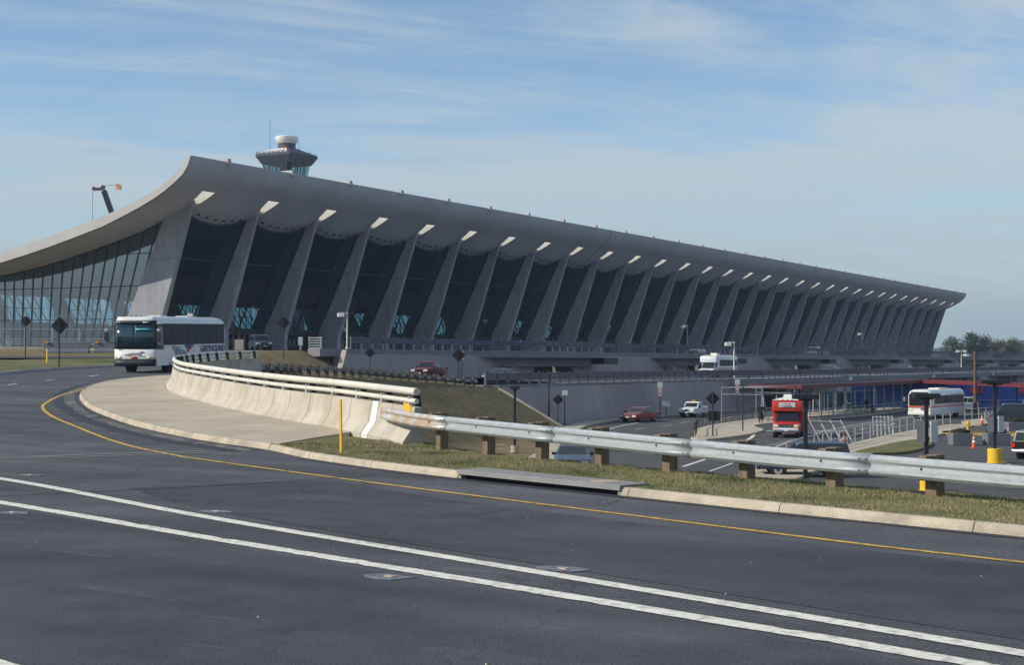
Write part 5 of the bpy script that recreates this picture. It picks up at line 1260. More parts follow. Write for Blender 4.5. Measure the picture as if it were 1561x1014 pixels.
# ---- the coach
def coach():
    L, W, H = 12.2, 2.62, 3.38
    t_ = thing('coach', 'white long distance coach with dark windows and blue lettering rounding the bend', 'bus', (0, 0, 0))
    zb = 0.42
    def sect(x, k=1.0, dz=0.0, z0=zb, inset=0.0):
        w = W / 2 * k - inset
        return [(x, -w, z0), (x, w, z0), (x, w, 1.2), (x, w - .01, 2.75 - dz), (x, w - .10, 3.12 - dz), (x, w - .34, 3.31 - dz), (x, w - .7, H - dz), (x, -w + .7, H - dz), (x, -w + .34, 3.31 - dz), (x, -w + .10, 3.12 - dz), (x, -w + .01, 2.75 - dz), (x, -w, 1.2)]
    bd = MB().loft([sect(-L, .94, .12), sect(-L + .15, .985, .04), sect(-L + .5), sect(-3), sect(-.55), sect(-.27, .997, .02)]).build('body', 'bus_white', t_, smooth=True)
    # front: wraparound windscreen in two panes, black surround with header, dark bumper
    def curve(u): return -.02 - .22 * abs(u) ** 4
    def band(z0, z1, u0, u1, mat, nm, push=.03, rake=0.0, n=14, parent=None):
        V = []; F = []
        for i in range(n + 1):
            u = u0 + (u1 - u0) * i / n; y = -u * W / 2 * .998
            V.append((curve(u) + push, y, z0)); V.append((curve(u) + push - rake, y, z1))
        for i in range(n): F.append((2 * i, 2 * i + 2, 2 * i + 3, 2 * i + 1))
        o = MB().add(V, F).build(nm, mat, parent or t_, smooth=True); md = o.modifiers.new('s', 'SOLIDIFY'); md.thickness = .025; md.offset = 0
        return o
    band(.42, 1.46, -1.0, 1.0, 'bus_white', 'front_panel', .02)
    band(3.10, 3.34, -.90, .90, 'bus_white', 'brow', .0, .22)
    band(1.42, 3.13, -.995, .995, 'bus_dark', 'windscreen_surround', .035, .07)
    for a_, b_ in ((-.93, -.02), (.02, .93)): band(1.50, 2.86, a_, b_, 'coach_windscreen', 'windscreen', .052, .055)
    band(2.90, 3.09, -.9, .9, 'bus_dark', 'destination_header', .052, .012)
    for u0, u1, mt in ((-.70, -.44, 'sign_white'), (.80, .86, 'sign_white'), (.66, .70, 'sign_white')): band(2.97, 3.05, u0, u1, mt, 'fleet_number', .072, .004, 2)
    band(2.54, 2.64, -.78, -.06, 'teal_text', 'destination_text', .070, .004, 3)
    # wipers
    for y0, y1 in ((.95, .28), (-.1, .45)):
        MB().bar((.06, -y0, 1.52), (.055, -y1, 1.78), .03).build('wiper', 'dark_metal', t_)
    band(.40, .78, -1.0, 1.0, 'bus_dark', 'bumper', .09, 0.0)
    band(.78, .82, -1.0, 1.0, 'bus_dark', 'bumper_strip', .05)
    for u0, u1, mt in ((-.95, -.86, 'lamp_amber'), (-.84, -.62, 'lamp_lens'), (.62, .84, 'lamp_lens'), (.86, .95, 'lamp_lens')): band(.86, .98, u0, u1, mt, 'headlight', .055, 0, 2)
    band(.84, .99, -.14, .14, 'logo_red', 'number_plate', .055, 0, 2)
    # roof marker lamps, hatches, air unit
    for y in (-.28, 0, .28): MB().box((-.34, y, 3.36), (.14, .14, .07)).build('marker_lamp', 'bus_dark', t_)
    for x in (-3.6, -8.0): MB().box((x, 0, 3.41), (1.0, .8, .08)).build('roof_hatch', 'bus_white', t_, bevel=.02)
    MB().loft([[(-9.3, -.25, 3.36), (-9.3, .25, 3.36), (-8.75, .25, 3.36), (-8.75, -.25, 3.36)], [(-9.2, -.15, 3.62), (-9.2, .15, 3.62), (-9.05, .15, 3.62), (-9.05, -.15, 3.62)]]).build('roof_vent', 'concrete_walk', t_)
    # side windows both sides
    for sg in (1, -1):
        yy = sg * (W / 2 + .004)
        MB().box((-6.45, yy, 2.29), (10.7, .03, 1.30)).build('window_band', 'bus_dark', t_)
        n = 8; x0 = -1.35; wv = 1.27
        for k in range(n):
            MB().box((x0 - (k + .5) * wv, yy + sg * .014, 2.29), (wv - .07, .02, 1.22)).build('window', 'coach_window', t_)
        MB().box((-.72, yy, 2.15), (1.0, .03, 1.5)).build('driver_window_surround', 'bus_dark', t_)
        MB().box((-.72, yy + sg * .014, 2.2), (.86, .02, 1.15)).build('driver_window', 'car_glass', t_)
        for x in (-2.3, -9.0, -10.25):
            arch(t_, x, sg * (W / 2 - .01), .51); wheel(t_, x, sg * (W / 2 - .02), .51, .30)
        for k in range(4): MB().box((-3.9 - k * 1.22, sg * (W / 2 + .002), .98), (.02, .012, 1.0)).build('bay_seam', 'planter_grey', t_)
        MB().box((-6.0, sg * (W / 2 + .002), 1.50), (11.4, .012, .02)).build('side_seam', 'planter_grey', t_)
    # left side livery
    yl = W / 2 + .012
    tc = bpy.data.curves.new('lettering', 'FONT'); tc.body = 'GREYHOUND'; tc.size = .62; tc.shear = .22; tc.extrude = .006; tc.offset = .012; tc.align_x = 'LEFT'; tc.space_character = 1.02
    to = bpy.data.objects.new('lettering_curve', tc); COL.objects.link(to); dg = bpy.context.evaluated_depsgraph_get(); dg.update()
    me = bpy.data.meshes.new_from_object(to.evaluated_get(dg)); bpy.data.objects.remove(to); me.materials.clear(); me.materials.append(MATS['logo_blue'])
    w_ = max(v.co.x for v in me.vertices)
    lo = link('lettering', me, t_); sc = 4.5 / w_; lo.scale = (sc * 1.0, 0.92, 1.0); lo.rotation_euler = (R(90), 0, R(180)); lo.location = (-7.35, yl + .012, 1.16)
    def side_poly(pts, mat, nm, lift=.0):
        m = MB(); m.prism([(x, z) for x, z in pts], yl - .01 + lift, yl + .008 + lift, 'y'); return m.build(nm, mat, t_)
    # leaping dog: one closed outline (x runs forward), then the ribbon behind it
    side_poly([(-2.63, 1.42), (-2.76, 1.58), (-2.96, 1.64), (-3.10, 1.58), (-3.25, 1.60), (-3.45, 1.48), (-3.76, 1.44), (-4.15, 1.36), (-4.46, 1.34), (-4.77, 1.20), (-5.12, 1.06), (-5.24, 0.94), (-4.85, 1.00), (-4.54, 1.06), (-4.35, 0.94), (-4.19, 0.76), (-3.99, 0.72), (-4.11, 0.96), (-3.84, 1.09), (-3.53, 1.04), (-3.33, 0.84), (-3.10, 0.66), (-2.82, 0.58), (-2.79, 0.66), (-3.06, 0.80), (-3.21, 1.02), (-3.06, 1.22), (-2.86, 1.36)], 'logo_grey', 'dog_emblem', .006)
    side_poly([(-2.67, 0.54), (-4.23, 1.06), (-4.62, 0.94), (-3.21, 0.44)], 'logo_blue', 'ribbon'); side_poly([(-3.92, 0.86), (-4.70, 1.12), (-4.89, 0.98), (-4.07, 0.70)], 'logo_red', 'ribbon', .003)
    side_poly([(-4.66, 1.60), (-6.37, 1.76), (-6.02, 1.58), (-5.09, 1.36)], 'logo_blue', 'ribbon'); side_poly([(-4.97, 1.32), (-6.26, 1.64), (-6.10, 1.50), (-5.24, 1.16)], 'logo_red', 'ribbon', .003)
    side_poly([(-.98, 1.36), (-.98, 1.60), (-1.35, 1.60), (-1.35, 1.36)], 'logo_red', 'flag_field'); side_poly([(-.98, 1.48), (-.98, 1.60), (-1.16, 1.60), (-1.16, 1.48)], 'logo_blue', 'flag_canton', .004)
    # running dog on the front
    m = MB(); pts = [(-.62, 1.06), (-.50, 1.12), (-.40, 1.10), (-.30, 1.16), (-.12, 1.20), (.12, 1.18), (.34, 1.23), (.48, 1.30), (.62, 1.28), (.56, 1.22), (.44, 1.18), (.36, 1.08), (.52, 1.04), (.66, 1.02), (.30, .99), (.20, 1.09), (-.05, 1.08), (-.2, 1.02), (-.44, 1.01), (-.30, 1.07), (-.44, 1.05)]
    m.prism([(y, z) for y, z in pts], .02, .035, 'x'); m.build('dog_emblem', 'logo_grey', t_)
    # mirrors
    for sg in (1, -1):
        MB().tube([(-.15, sg * 1.25, 1.75), (.25, sg * 1.55, 1.85), (.25, sg * 1.6, 2.45)], .025, 6).build('mirror_arm', 'dark_metal', t_)
        MB().box((.24, sg * 1.62, 2.15), (.10, .26, .55)).build('mirror', 'bus_dark', t_, bevel=.02)
        MB().box((.24, sg * 1.62, 2.55), (.10, .2, .16)).build('mirror', 'chrome', t_, bevel=.02)
    # rear
    MB().box((-L - .012, 0, 2.3), (.03, 1.9, .8)).build('rear_window', 'car_glass', t_)
    MB().box((-L - .02, 0, .62), (.2, 2.4, .35)).build('rear_bumper', 'bus_dark', t_)
    for y in (-1.0, 1.0): MB().box((-L - .012, y, 1.2), (.03, .2, .5)).build('tail_light', 'lamp_red', t_)
    return t_
ch = coach(); bx, by = -63.0, 66.4; slope = math.atan((zr1(bx - 4.25, by + 11.4) - zr1(bx, by)) / 12.2)
ch.location = (bx, by, zr1(bx, by) + .035); ch.rotation_euler = (0, slope, R(-69.6))

# ---- cutaway shuttle buses
def shuttle(name, label, loc, rz, cabc, bodyc, roofc, L=6.6, W=2.35, H=2.95, sign=True, lower=None):
    t_ = thing(name, label, 'shuttle bus', loc, rz)
    # van nose
    body_loft([(-1.9, .45), (-1.9, 1.3), (-.9, 1.28), (-.25, 1.12), (.0, .98), (.04, .6), (-.05, .42), (-1.8, .42)], W - .38).build('bonnet', cabc, t_, smooth=True)
    # raised body with header over the cab
    prof = [(-L, .42), (-L, H - .12), (-L + .18, H), (-1.5, H), (-1.02, H - .12), (-.88, H - .45), (-1.0, 2.05), (-1.62, 1.98), (-1.9, .42)]
    body_loft(prof, W, drop=.04).build('body', bodyc, t_, smooth=True)
    cabn = MB().loft([[(-1.95, -W / 2 + .25, 1.22), (-1.95, W / 2 - .25, 1.22), (-.80, W / 2 - .27, 1.22), (-.80, -W / 2 + .27, 1.22)], [(-1.95, -W / 2 + .3, 2.03), (-1.95, W / 2 - .3, 2.03), (-1.28, W / 2 - .38, 2.03), (-1.28, -W / 2 + .38, 2.03)]]).build('cab', bodyc, t_)
    A = [Vector(q) for q in ((-.80, -W / 2 + .30, 1.25), (-.80, W / 2 - .30, 1.25), (-1.25, W / 2 - .42, 2.0), (-1.25, -W / 2 + .42, 2.0))]; nr = Vector((.86, 0, .5)) * .02
    MB().hexa([q - nr for q in A] + [q + nr for q in A]).build('windscreen', 'car_glass', t_)
    if roofc: MB().loft([[(-L + .05, -W / 2 + .08, H - .06), (-L + .05, W / 2 - .08, H - .06), (-1.12, W / 2 - .08, H - .06), (-1.12, -W / 2 + .08, H - .06)], [(-L + .3, -W / 2 + .4, H + .06), (-L + .3, W / 2 - .4, H + .06), (-1.5, W / 2 - .4, H + .06), (-1.5, -W / 2 + .4, H + .06)]]).build('roof', roofc, t_)
    MB().box((-3.4, 0, H + .2), (1.0, .9, .3)).build('air_unit', 'white_paint', t_, bevel=.05)
    if sign:
        s_ = MB().box((-.90, 0, H - .42), (.06, 1.25, .36)).build('header_sign', 'sign_white', t_)
        s_.rotation_euler = (0, 0, 0)
        for y, w, z in ((0, .55, .07), (-.1, .9, -.05), (.05, .7, -.12)): MB().box((-.862, y, H - .42 + z), (.02, w, .05)).build('sign_print', 'logo_red' if z > 0 else 'logo_grey', s_)
    for y in (-.35, 0, .35): MB().box((-1.15, y, H - .02), (.08, .1, .06)).build('marker_lamp', 'lamp_amber', t_)
    MB().box((.0, 0, .80), (.13, W - .46, .46)).build('nose_panel', 'cool_white', t_, bevel=.04)
    for sg in (1, -1): MB().box((-.95, sg * (W / 2 - .2), .82), (1.5, .04, .5)).build('wing_panel', 'cool_white', t_)
    MB().box((.06, 0, .92), (.05, 1.15, .26)).build('grille', 'dark_metal', t_)
    for z in (.86, .97): MB().box((.085, 0, z), (.03, 1.2, .035)).build('grille_bar', 'chrome', t_)
    for y in (-.76, .76):
        MB().box((.06, y, .96), (.05, .3, .16)).build('headlight', 'lamp_lens', t_); MB().box((.06, y * 1.02, .80), (.05, .3, .10)).build('indicator', 'lamp_amber', t_)
    MB().box((.10, 0, .56), (.16, W - .42, .18)).build('bumper', 'chrome', t_, bevel=.03)
    MB().box((.19, -.0, .58), (.02, .3, .14)).build('number_plate', 'sign_white', t_)
    for sg in (1, -1):
        yy = sg * (W / 2 + .003)
        n = 5; x0 = -2.1; wv = (L - 2.4) / n
        for k in range(n): MB().box((x0 - (k + .5) * wv, yy, 1.98), (wv - .09, .03, .86)).build('window', 'car_glass', t_)
        MB().box((-1.55, sg * (W / 2 - .27), 1.62), (.5, .04, .5)).build('door_window', 'car_glass', t_)
        if lower: MB().box((-L / 2 - .9, yy - sg * .006, .95), (L - 2.0, .03, .8)).build('lower_panel', lower, t_)
        wheel(t_, -.72, sg * (W / 2 - .17), .38, .25); arch(t_, -.72, sg * (W / 2 - .175), .38)
        wheel(t_, -L + 1.9, sg * (W / 2 - .02), .40, .40); arch(t_, -L + 1.9, sg * (W / 2 - .02), .40)
        MB().tube([(-.95, sg * (W / 2 - .25), 1.3), (-.75, sg * (W / 2 + .2), 1.4)], .02, 6).build('mirror_arm', 'dark_metal', t_)
        MB().box((-.75, sg * (W / 2 + .26), 1.45), (.1, .2, .36)).build('mirror', 'chrome', t_, bevel=.02)
    return t_
shuttle('shuttle_bus', 'red and white cutaway shuttle bus facing out of the pickup lane', (-38.3, 111.6, G + .02), R(-76), 'red_paint', 'red_paint', 'white_paint', lower='cool_white')
shuttle('shuttle_bus', 'white shuttle bus with pinkish side windows on the arrivals deck', (-75.4, 187.0, ARR + .02), R(-91), 'cool_white', 'cool_white', 'white_paint', L=8.6, W=2.4, H=2.95, sign=False, lower='sign_pink')
# red bonnet top strip on the red shuttle's nose
# ---- transit bus
def transit(loc, rz):
    L, W, H = 11.0, 2.55, 3.0
    t_ = thing('transit_bus', 'white transit bus with orange red waist stripe in the pickup lane', 'bus', loc, rz)
    def sect(x, k=1.0, dz=0): 
        w = W / 2 * k
        return [(x, -w, .4), (x, w, .4), (x, w, 2.5 - dz), (x, w - .18, 2.85 - dz), (x, w - .5, H - dz), (x, -w + .5, H - dz), (x, -w + .18, 2.85 - dz), (x, -w, 2.5 - dz)]
    MB().loft([sect(-L, .95, .1), sect(-L + .2), sect(-.5), sect(-.15, .98, .06), sect(0, .92, .18)]).build('body', 'bus_white', t_, smooth=True)
    MB().box((.0, 0, 1.95), (.08, 2.2, 1.25)).build('windscreen', 'car_glass', t_); MB().box((.01, 0, 2.68), (.10, 1.8, .18)).build('destination_sign', 'bus_dark', t_)
    MB().box((.03, 0, 1.22), (.10, 2.36, .13)).build('front_stripe', 'stripe_orange_red', t_); MB().box((.06, 0, .55), (.16, 2.4, .3)).build('bumper', 'bus_white', t_, bevel=.03)
    MB().box((.04, 0.55, 1.0), (.06, .8, .2)).build('number_plate', 'planter_grey', t_)
    for y in (-.95, .95): MB().box((.03, y, .92), (.08, .34, .16)).build('headlight', 'lamp_lens', t_)
    for sg in (1, -1):
        yy = sg * (W / 2 + .003)
        for k in range(8): MB().box((-.95 - (k + .5) * 1.2, yy, 1.95), (1.1, .03, .85)).build('window', 'car_glass', t_)
        MB().box((-L / 2, yy, 1.22), (L - .5, .025, .13)).build('side_stripe', 'stripe_orange_red', t_); MB().box((-L / 2, yy, 1.42), (L - .5, .025, .05)).build('side_stripe', 'stripe_orange_red', t_)
        for x in (-2.2, -8.3): arch(t_, x, sg * (W / 2 - .01), .48); wheel(t_, x, sg * (W / 2 - .02), .48, .3)
        MB().tube([(-.1, sg * 1.2, 2.3), (.2, sg * 1.5, 2.25)], .025, 6).build('mirror_arm', 'dark_metal', t_); MB().box((.2, sg * 1.55, 2.0), (.1, .24, .42)).build('mirror', 'chrome', t_, bevel=.02)
    MB().box((-6, 0, H + .06), (3.0, 1.2, .14)).build('roof_unit', 'white_paint', t_, bevel=.04)
transit((-39.2, 156.2, G + .02), R(-95))
# ---- cars
car('sedan', 'dark red saloon car with chrome grille driving along the lower wall', 'car', (-60.6, 133.3, G + .02), R(-91), 'sedan', 'maroon')
pk = car('pickup_truck', 'white pickup truck with amber roof beacon behind the red saloon', 'pickup truck', (-60.9, 147.8, G + .02), R(-86), 'pickup', 'cool_white')
MB().box((-.1, 0, 1.68), (.22, .3, .14)).build('beacon', 'lamp_amber', pk)
pc = car('patrol_car', 'slate blue saloon with roof light bar coming up the near lane', 'car', (-36.8, 72.3, G + .02), R(-64), 'sedan', 'steel_blue')
MB().box((-.3, 0, 1.50), (.28, 1.1, .13)).build('light_bar', 'steel_blue', pc)
car('suv', 'dark blue utility vehicle with bright alloy wheels behind the guard rail', 'suv', (-24.9, 75.4, G + .02), R(205), 'suv', 'navy', rim='chrome')
car('minivan', 'white minivan parked behind the transit bus', 'minivan', (-41.2, 181.5, G + .02), R(215), 'minivan', 'cool_white')
car('van', 'dark green passenger van parked beyond the grey planters', 'van', (-27.6, 145.8, G + .02), R(198), 'van', 'dark_green')
car('suv', 'black utility vehicle with red tail lamps and chrome bumper at the edge', 'suv', (-16.8, 97.4, G + .02), R(75), 'suv', 'black_paint')
car('pickup_truck', 'dark red pickup truck on the arrivals ramp behind the guard fence', 'pickup truck', (-74.6, 117.2, float(za(-74.6, 117.2)) + .03), R(-80), 'pickup', 'deep_red', rim='dark_metal')
car('sedan', 'dark blue car on the arrivals road below the departures wall', 'car', (-79.5, 139.0, ARR + .02), R(-85), 'sedan', 'navy')
car('sedan', 'slate car passing on the arrivals road beyond the white shuttle', 'car', (-78.5, 252.0, ARR + .02), R(-88), 'sedan', 'steel_blue')
car('sedan', 'slate blue car far along the arrivals road behind the lamp', 'car', (-77.5, 298.0, ARR + .02), R(-88), 'sedan', 'steel_blue')
car('sedan', 'distant car on the arrivals road near the far end', 'car', (-77.0, 340.0, ARR + .02), R(-88), 'sedan', 'navy')
car('suv', 'slate grey vehicle parked on the departures road behind the coach tail', 'suv', (-105.6, 131.0, DEP + .02), R(-40), 'suv', 'steel_blue')
car('suv', 'white fronted vehicle on the departures road above the white shuttle', 'suv', (-102.0, 249.5, DEP + .02), R(-85), 'suv', 'cool_white')
vn = car('van', 'white van with dark roof unit far along the departures road', 'van', (-100.5, 311.0, DEP + .02), R(-82), 'van', 'cool_white')
MB().box((.3, 0, 2.2), (.9, .8, .36)).build('roof_unit', 'dark_metal', vn)
# ------------------------------------------------------------------ lower roads, islands, canopy
def flat(poly, z, mat, name):
    V = [(x, y, z) for x, y in poly]; m = MB().add(V, [tuple(range(len(V)))]); return m.build(name, mat)
lr = struct(flat([(-63.4, 600), (-63.4, 120), (-60.0, 112), (-52, 97), (-45, 83), (-36, 62), (-26, 38), (60, 20), (60, 160), (10, 240), (10, 600)], G, 'asphalt_light', 'lower_road'))
# pavement along the wall and the bank toe
toe = smooth_path([(-63.2, 180), (-63.2, 150), (-63.0, 136), (-61.0, 124), (-56.6, 112), (-51, 101), (-45.0, 88), (-38, 71)], 1.0)
wk = struct(sheet(toe, offset_path(toe, -1.9), lambda x, y: G + .12, 0, 'concrete_walk', 'pavement', 2))
tk = bpy.data.objects.new('kerb', None); COL.objects.link(tk); tk['kind'] = 'structure'; tl_ = along(toe)
m = MB(); m.loft([[(q[0] + n_[0] * o, q[1] + n_[1] * o, G + dz) for o, dz in ((-.02, -.05), (-.02, .14), (.16, .14), (.16, -.05))] for q, n_ in ((at_len(toe, s), frame_at(toe, s)[2]) for s in np.arange(0, tl_[-1], 2.0))]); m.build('kerb_run', 'concrete_kerb', tk)
fz_ = lambda x, y: G
stripe([(-62.3, 175), (-62.2, 155), (-60.6, 136.7), (-57.6, 122), (-53.8, 111), (-47.0, 97), (-40, 82)], 0.16, fz_, .006, 'line_white', 'edge_line', lr, 1.5)
for y in range(0, 9): stripe([(-56.5 + y * .5 - (0 if y > 2 else .8), 150 - y * 7.2), (-56.3 + y * .5 - (0 if y > 2 else .8), 147.2 - y * 7.2)], 0.13, fz_, .006, 'line_white', 'lane_dash', lr)
stripe([(-36.0, 92.0), (-38.4, 101), (-40.6, 110), (-43.0, 117.6), (-43.6, 121), (-43.2, 124.5)], 0.28, fz_, .006, 'line_white', 'edge_line', lr, 1.0)
stripe([(-33.0, 78.5), (-35.2, 89.5), (-36.0, 92.0)], 0.22, fz_, .007, 'line_white', 'edge_line', lr)
stripe([(-30.4, 76), (-33.4, 92), (-36.6, 108), (-39.6, 127), (-41.2, 152), (-41.6, 190)], 0.14, fz_, .008, 'line_white', 'lane_line', lr, 2.0)
for k in range(5): stripe([(-37.2 - .4 * k, 118 + 11 * k), (-37.35 - .4 * k, 121 + 11 * k)], 0.13, fz_, .006, 'line_white', 'lane_dash', lr)
for k in range(7):
    a_ = (-19.5 + k * 3.0, 96 - k * 1.2); stripe([a_, (a_[0] + 2.2, a_[1] - 6.0)], 0.11, fz_, .006, 'line_yellow', 'bay_line', lr)
for k in range(4, 6):
    a_ = (-22.5 + k * 3.0, 76 - k * 1.4); stripe([a_, (a_[0] + 2.0, a_[1] - 5.5)], 0.11, fz_, .006, 'line_yellow', 'bay_line', lr)
stripe([(-25.5, 82), (-12, 78)], 0.10, fz_, .0065, 'line_yellow', 'bay_line', lr)
def island(poly, h, mat, name, kmat='concrete_kerb'):
    p_ = smooth_path(poly + [poly[0]], 0.8)[:-1]; pl_ = [(q[0], q[1]) for q in p_]
    o = MB().prism(pl_, G - .05, G + h).build(name, mat); struct(o)
    return o
island([(-44.4, 108.0), (-43.6, 105.2), (-42.3, 104.4), (-41.8, 105.8), (-41.9, 111.5), (-42.9, 118.7), (-44.3, 123.0), (-46.2, 126.5), (-47.6, 131), (-47.4, 140), (-46.6, 152), (-46.2, 170), (-47.0, 192), (-49.5, 198), (-52.5, 196), (-53.0, 170), (-52.8, 150), (-51.4, 132), (-48.8, 119)], 0.15, 'concrete_walk', 'pavement')
island([(-26.0, 69), (-24.0, 69.5), (-25.6, 82), (-26.6, 94), (-26.9, 103), (-28.2, 112), (-28.9, 122), (-29.8, 133), (-30.6, 141), (-32.4, 141), (-32.6, 132), (-32.0, 116), (-30.9, 102), (-29.6, 88.5), (-27.8, 74)], 0.15, 'concrete_walk', 'pavement')
island([(-27.0, 94), (-25.2, 97), (-25.8, 106), (-27.8, 112.5), (-28.7, 110), (-28.4, 100), (-28.0, 95)], 0.165, 'turf', 'verge')
island([(-31.6, 143), (-30.0, 144), (-31.0, 158), (-32.6, 159), (-33.4, 150)], 0.15, 'concrete_walk', 'pavement')
island([(-29.2, 124), (-23.5, 125.5), (-14, 128), (-14, 132), (-23.5, 130), (-29.6, 128)], 0.15, 'turf', 'verge')
m = MB(); m.bar((-29.3, 123.7, G + .09), (-21.8, 125.4, G + .09), .25, .18); m.build('painted_kerb', 'line_yellow', tk)
# tubular railings
def pipe_fence(path, z, h, label, step=1.6, mid=(.5,), mat='rail_light', r=.032, group=None):
    t_ = thing('pipe_railing', label, 'railing', (0, 0, 0), 0, group)
    p_ = smooth_path(path, step); 
    for zz in (1.0,) + mid: MB().tube([(q[0], q[1], z + h * zz) for q in p_], r, 8).build('rail', mat, t_)
    me = MB().tube([(0, 0, -.05), (0, 0, h)], r, 8).mesh('post', mat)
    for q in p_: link('post', me, t_, (q[0], q[1], z))
    return t_
pipe_fence([(-43.9, 106.6), (-44.6, 108.6), (-46.5, 113.5), (-48.8, 119.2), (-50.6, 126), (-51.6, 133), (-52.0, 145)], G + .15, 1.05, 'grey tube railing curving round the back of the paved island', 2.0, (.55,), 'dark_metal')
pipe_fence([(-27.9, 74.5), (-29.4, 87.5), (-30.8, 101.5), (-31.8, 115), (-32.4, 131), (-32.3, 140)], G + .15, 1.1, 'pale tube railing along the walkway in front of the shuttle', 2.6, (.5,), 'post_grey', .035)
pipe_fence([(-33.2, 150), (-32.6, 158.6), (-31.2, 158.0), (-30.2, 144.6)], G + .15, 1.1, 'pale tube railing round the small paved island by the van', 2.4, (.5,), 'post_grey', .03)
pipe_fence([(-46.9, 134), (-46.6, 150), (-46.1, 168), (-46.6, 188)], G + .15, 1.0, 'railing along the kerb under the red canopy', 3.0, (.6, .3), 'rail_light', .03)
# canopy over the pickup island
cn = thing('canopy', 'long flat canopy with red edge on slim posts over the pickup island', 'canopy', (0, 0, 0))
CT = G + 3.55
def canopy_run(a, b, w0, w1, red=True):
    a = np.array(a); b = np.array(b); t = (b - a) / np.linalg.norm(b - a); n_ = np.array([t[1], -t[0]])
    P = [a + n_ * w1, b + n_ * w1, b - n_ * w0, a - n_ * w0]
    MB().prism([tuple(q) for q in P], CT - .30, CT - .04).build('roof_slab', 'dark_wall', cn)
    for p_, q_ in ((P[0], P[1]), (P[2], P[3]), (P[1], P[2]), (P[3], P[0])):
        MB().bar((p_[0], p_[1], CT - .14), (q_[0], q_[1], CT - .14), .10, .38).build('red_edge', 'dull_red', cn)
canopy_run((-50.3, 143.0), (-50.0, 193.0), 2.6, 2.9)
canopy_run((-49.6, 196.0), (-24.0, 160.6), 2.0, 2.2)
for y in np.arange(144, 193, 4.0):
    for x in (-51.8, -48.3): MB().box((x, y, G + 1.7), (.11, .11, 3.4)).build('post', 'rail_light', cn)
for k in range(1, 9):
    q = np.array((-49.6, 196.0)) + (np.array((-24.0, 160.6)) - np.array((-49.6, 196.0))) * k / 9; MB().box((q[0], q[1], G + 1.7), (.12, .12, 3.4)).build('post', 'dark_metal', cn)
# bare frame at the near end of the canopy
m = MB(); c0 = [(-52.2, 133.6), (-48.2, 133.6), (-48.2, 143), (-52.2, 143)]
for i in range(4):
    p_, q_ = c0[i], c0[(i + 1) % 4]
    for z in (CT - .1, CT - .75): m.bar((*p_, z), (*q_, z), .07, .07)
    m.box((p_[0], p_[1], G + 1.7), (.08, .08, 3.5))
for y in (136, 138.4, 140.8): m.bar((-52.2, y, CT - .1), (-48.2, y, CT - .1), .07, .07)
m.build('bare_frame', 'frame_grey', cn)
# waiting shelter
sh = thing('bus_shelter', 'glazed waiting shelter under the red canopy', 'shelter', (-50.2, 168, G + .15))
for y in (-6, -3, 0, 3, 6):
    MB().box((1.5, y, 1.25), (.09, .09, 2.5)).build('post', 'rail_light', sh); MB().box((-1.5, y, 1.25), (.09, .09, 2.5)).build('post', 'rail_light', sh)
for y in (-4.5, -1.5, 1.5, 4.5): MB().box((1.5, y, 1.3), (.02, 2.86, 2.0)).build('pane', 'glass_shelter', sh); MB().box((-1.5, y, 1.3), (.02, 2.86, 2.0)).build('pane', 'glass_shelter', sh)
for z in (2.45, .3): MB().box((1.5, 0, z), (.1, 12, .1)).build('rail', 'rail_light', sh)
MB().box((0, -3, 1.6), (.1, 2.0, 1.3)).build('notice_board', 'rail_brown', sh); MB().box((0, 2, .5), (.5, 5, .08)).build('bench', 'wood_pole', sh)
# blue hoarding beyond
hd_ = thing('hoarding', 'bright blue site hoarding with red plates behind the canopy', 'hoarding', (0, 0, 0))
A_ = np.array((-54.6, 183.6)); B_ = np.array((-20.0, 214.0)); n = 14
for k in range(n):
    p_ = A_ + (B_ - A_) * k / n; q_ = A_ + (B_ - A_) * (k + .985) / n
    MB().bar((p_[0], p_[1], G + 1.65), (q_[0], q_[1], G + 1.65), .08, 3.3).build('panel', 'hoarding_blue', hd_)
for k in (5.2, 7.3, 9.4):
    p_ = A_ + (B_ - A_) * k / n; MB().box((p_[0] + .08, p_[1] - .08, G + 2.3), (1.7, .05, .62), math.atan2(33, 38)).build('red_plate', 'logo_red', hd_)
for k in range(9):
    p_ = A_ + (B_ - A_) * (.32 + .075 * k); MB().box((p_[0] + 2.2, p_[1] - 2.2, G + .6), (.08, .08, 1.2)).build('fence_post', 'rail_light', hd_)
m = MB(); p_ = A_ + (B_ - A_) * .30; q_ = A_ + (B_ - A_) * .98
for z in (.5, 1.15): m.bar((p_[0] + 2.2, p_[1] - 2.2, G + z), (q_[0] + 2.2, q_[1] - 2.2, G + z), .05, .06)
m.build('fence_rail', 'rail_light', hd_)
# planters with shrubs
def planter(x, y, label, w=1.55):
    t_ = thing('planter', label, 'planter', (x, y, G + .01), R(32), 'grey concrete planters by the car park')
    MB().loft([[(-w / 2 + .04, -.55, 0), (w / 2 - .04, -.55, 0), (w / 2 - .04, .55, 0), (-w / 2 + .04, .55, 0)], [(-w / 2, -.6, .85), (w / 2, -.6, .85), (w / 2, .6, .85), (-w / 2, .6, .85)]]).build('tub', 'planter_grey', t_, bevel=.03)
    V = []; F = []
    for _ in range(420):
        a_ = random.uniform(0, 6.28); rr2 = random.random() ** .5; cx_, cy_ = rr2 * math.cos(a_) * w * .44, rr2 * math.sin(a_) * .46; z = .83 + random.random() ** .8 * .32 * (1.1 - rr2 * .6) + .05; s = .10
        d1 = Vector((random.gauss(0, 1), random.gauss(0, 1), random.gauss(0, 1))).normalized() * s; d2 = Vector((random.gauss(0, 1), random.gauss(0, 1), random.gauss(0, 1))).normalized() * s
        c_ = Vector((cx_, cy_, z)); o = len(V); V += [c_ - d1, c_ + d2, c_ + d1]; F.append((o, o + 1, o + 2))
    MB().add(V, F).build('shrub', 'shrub', t_)
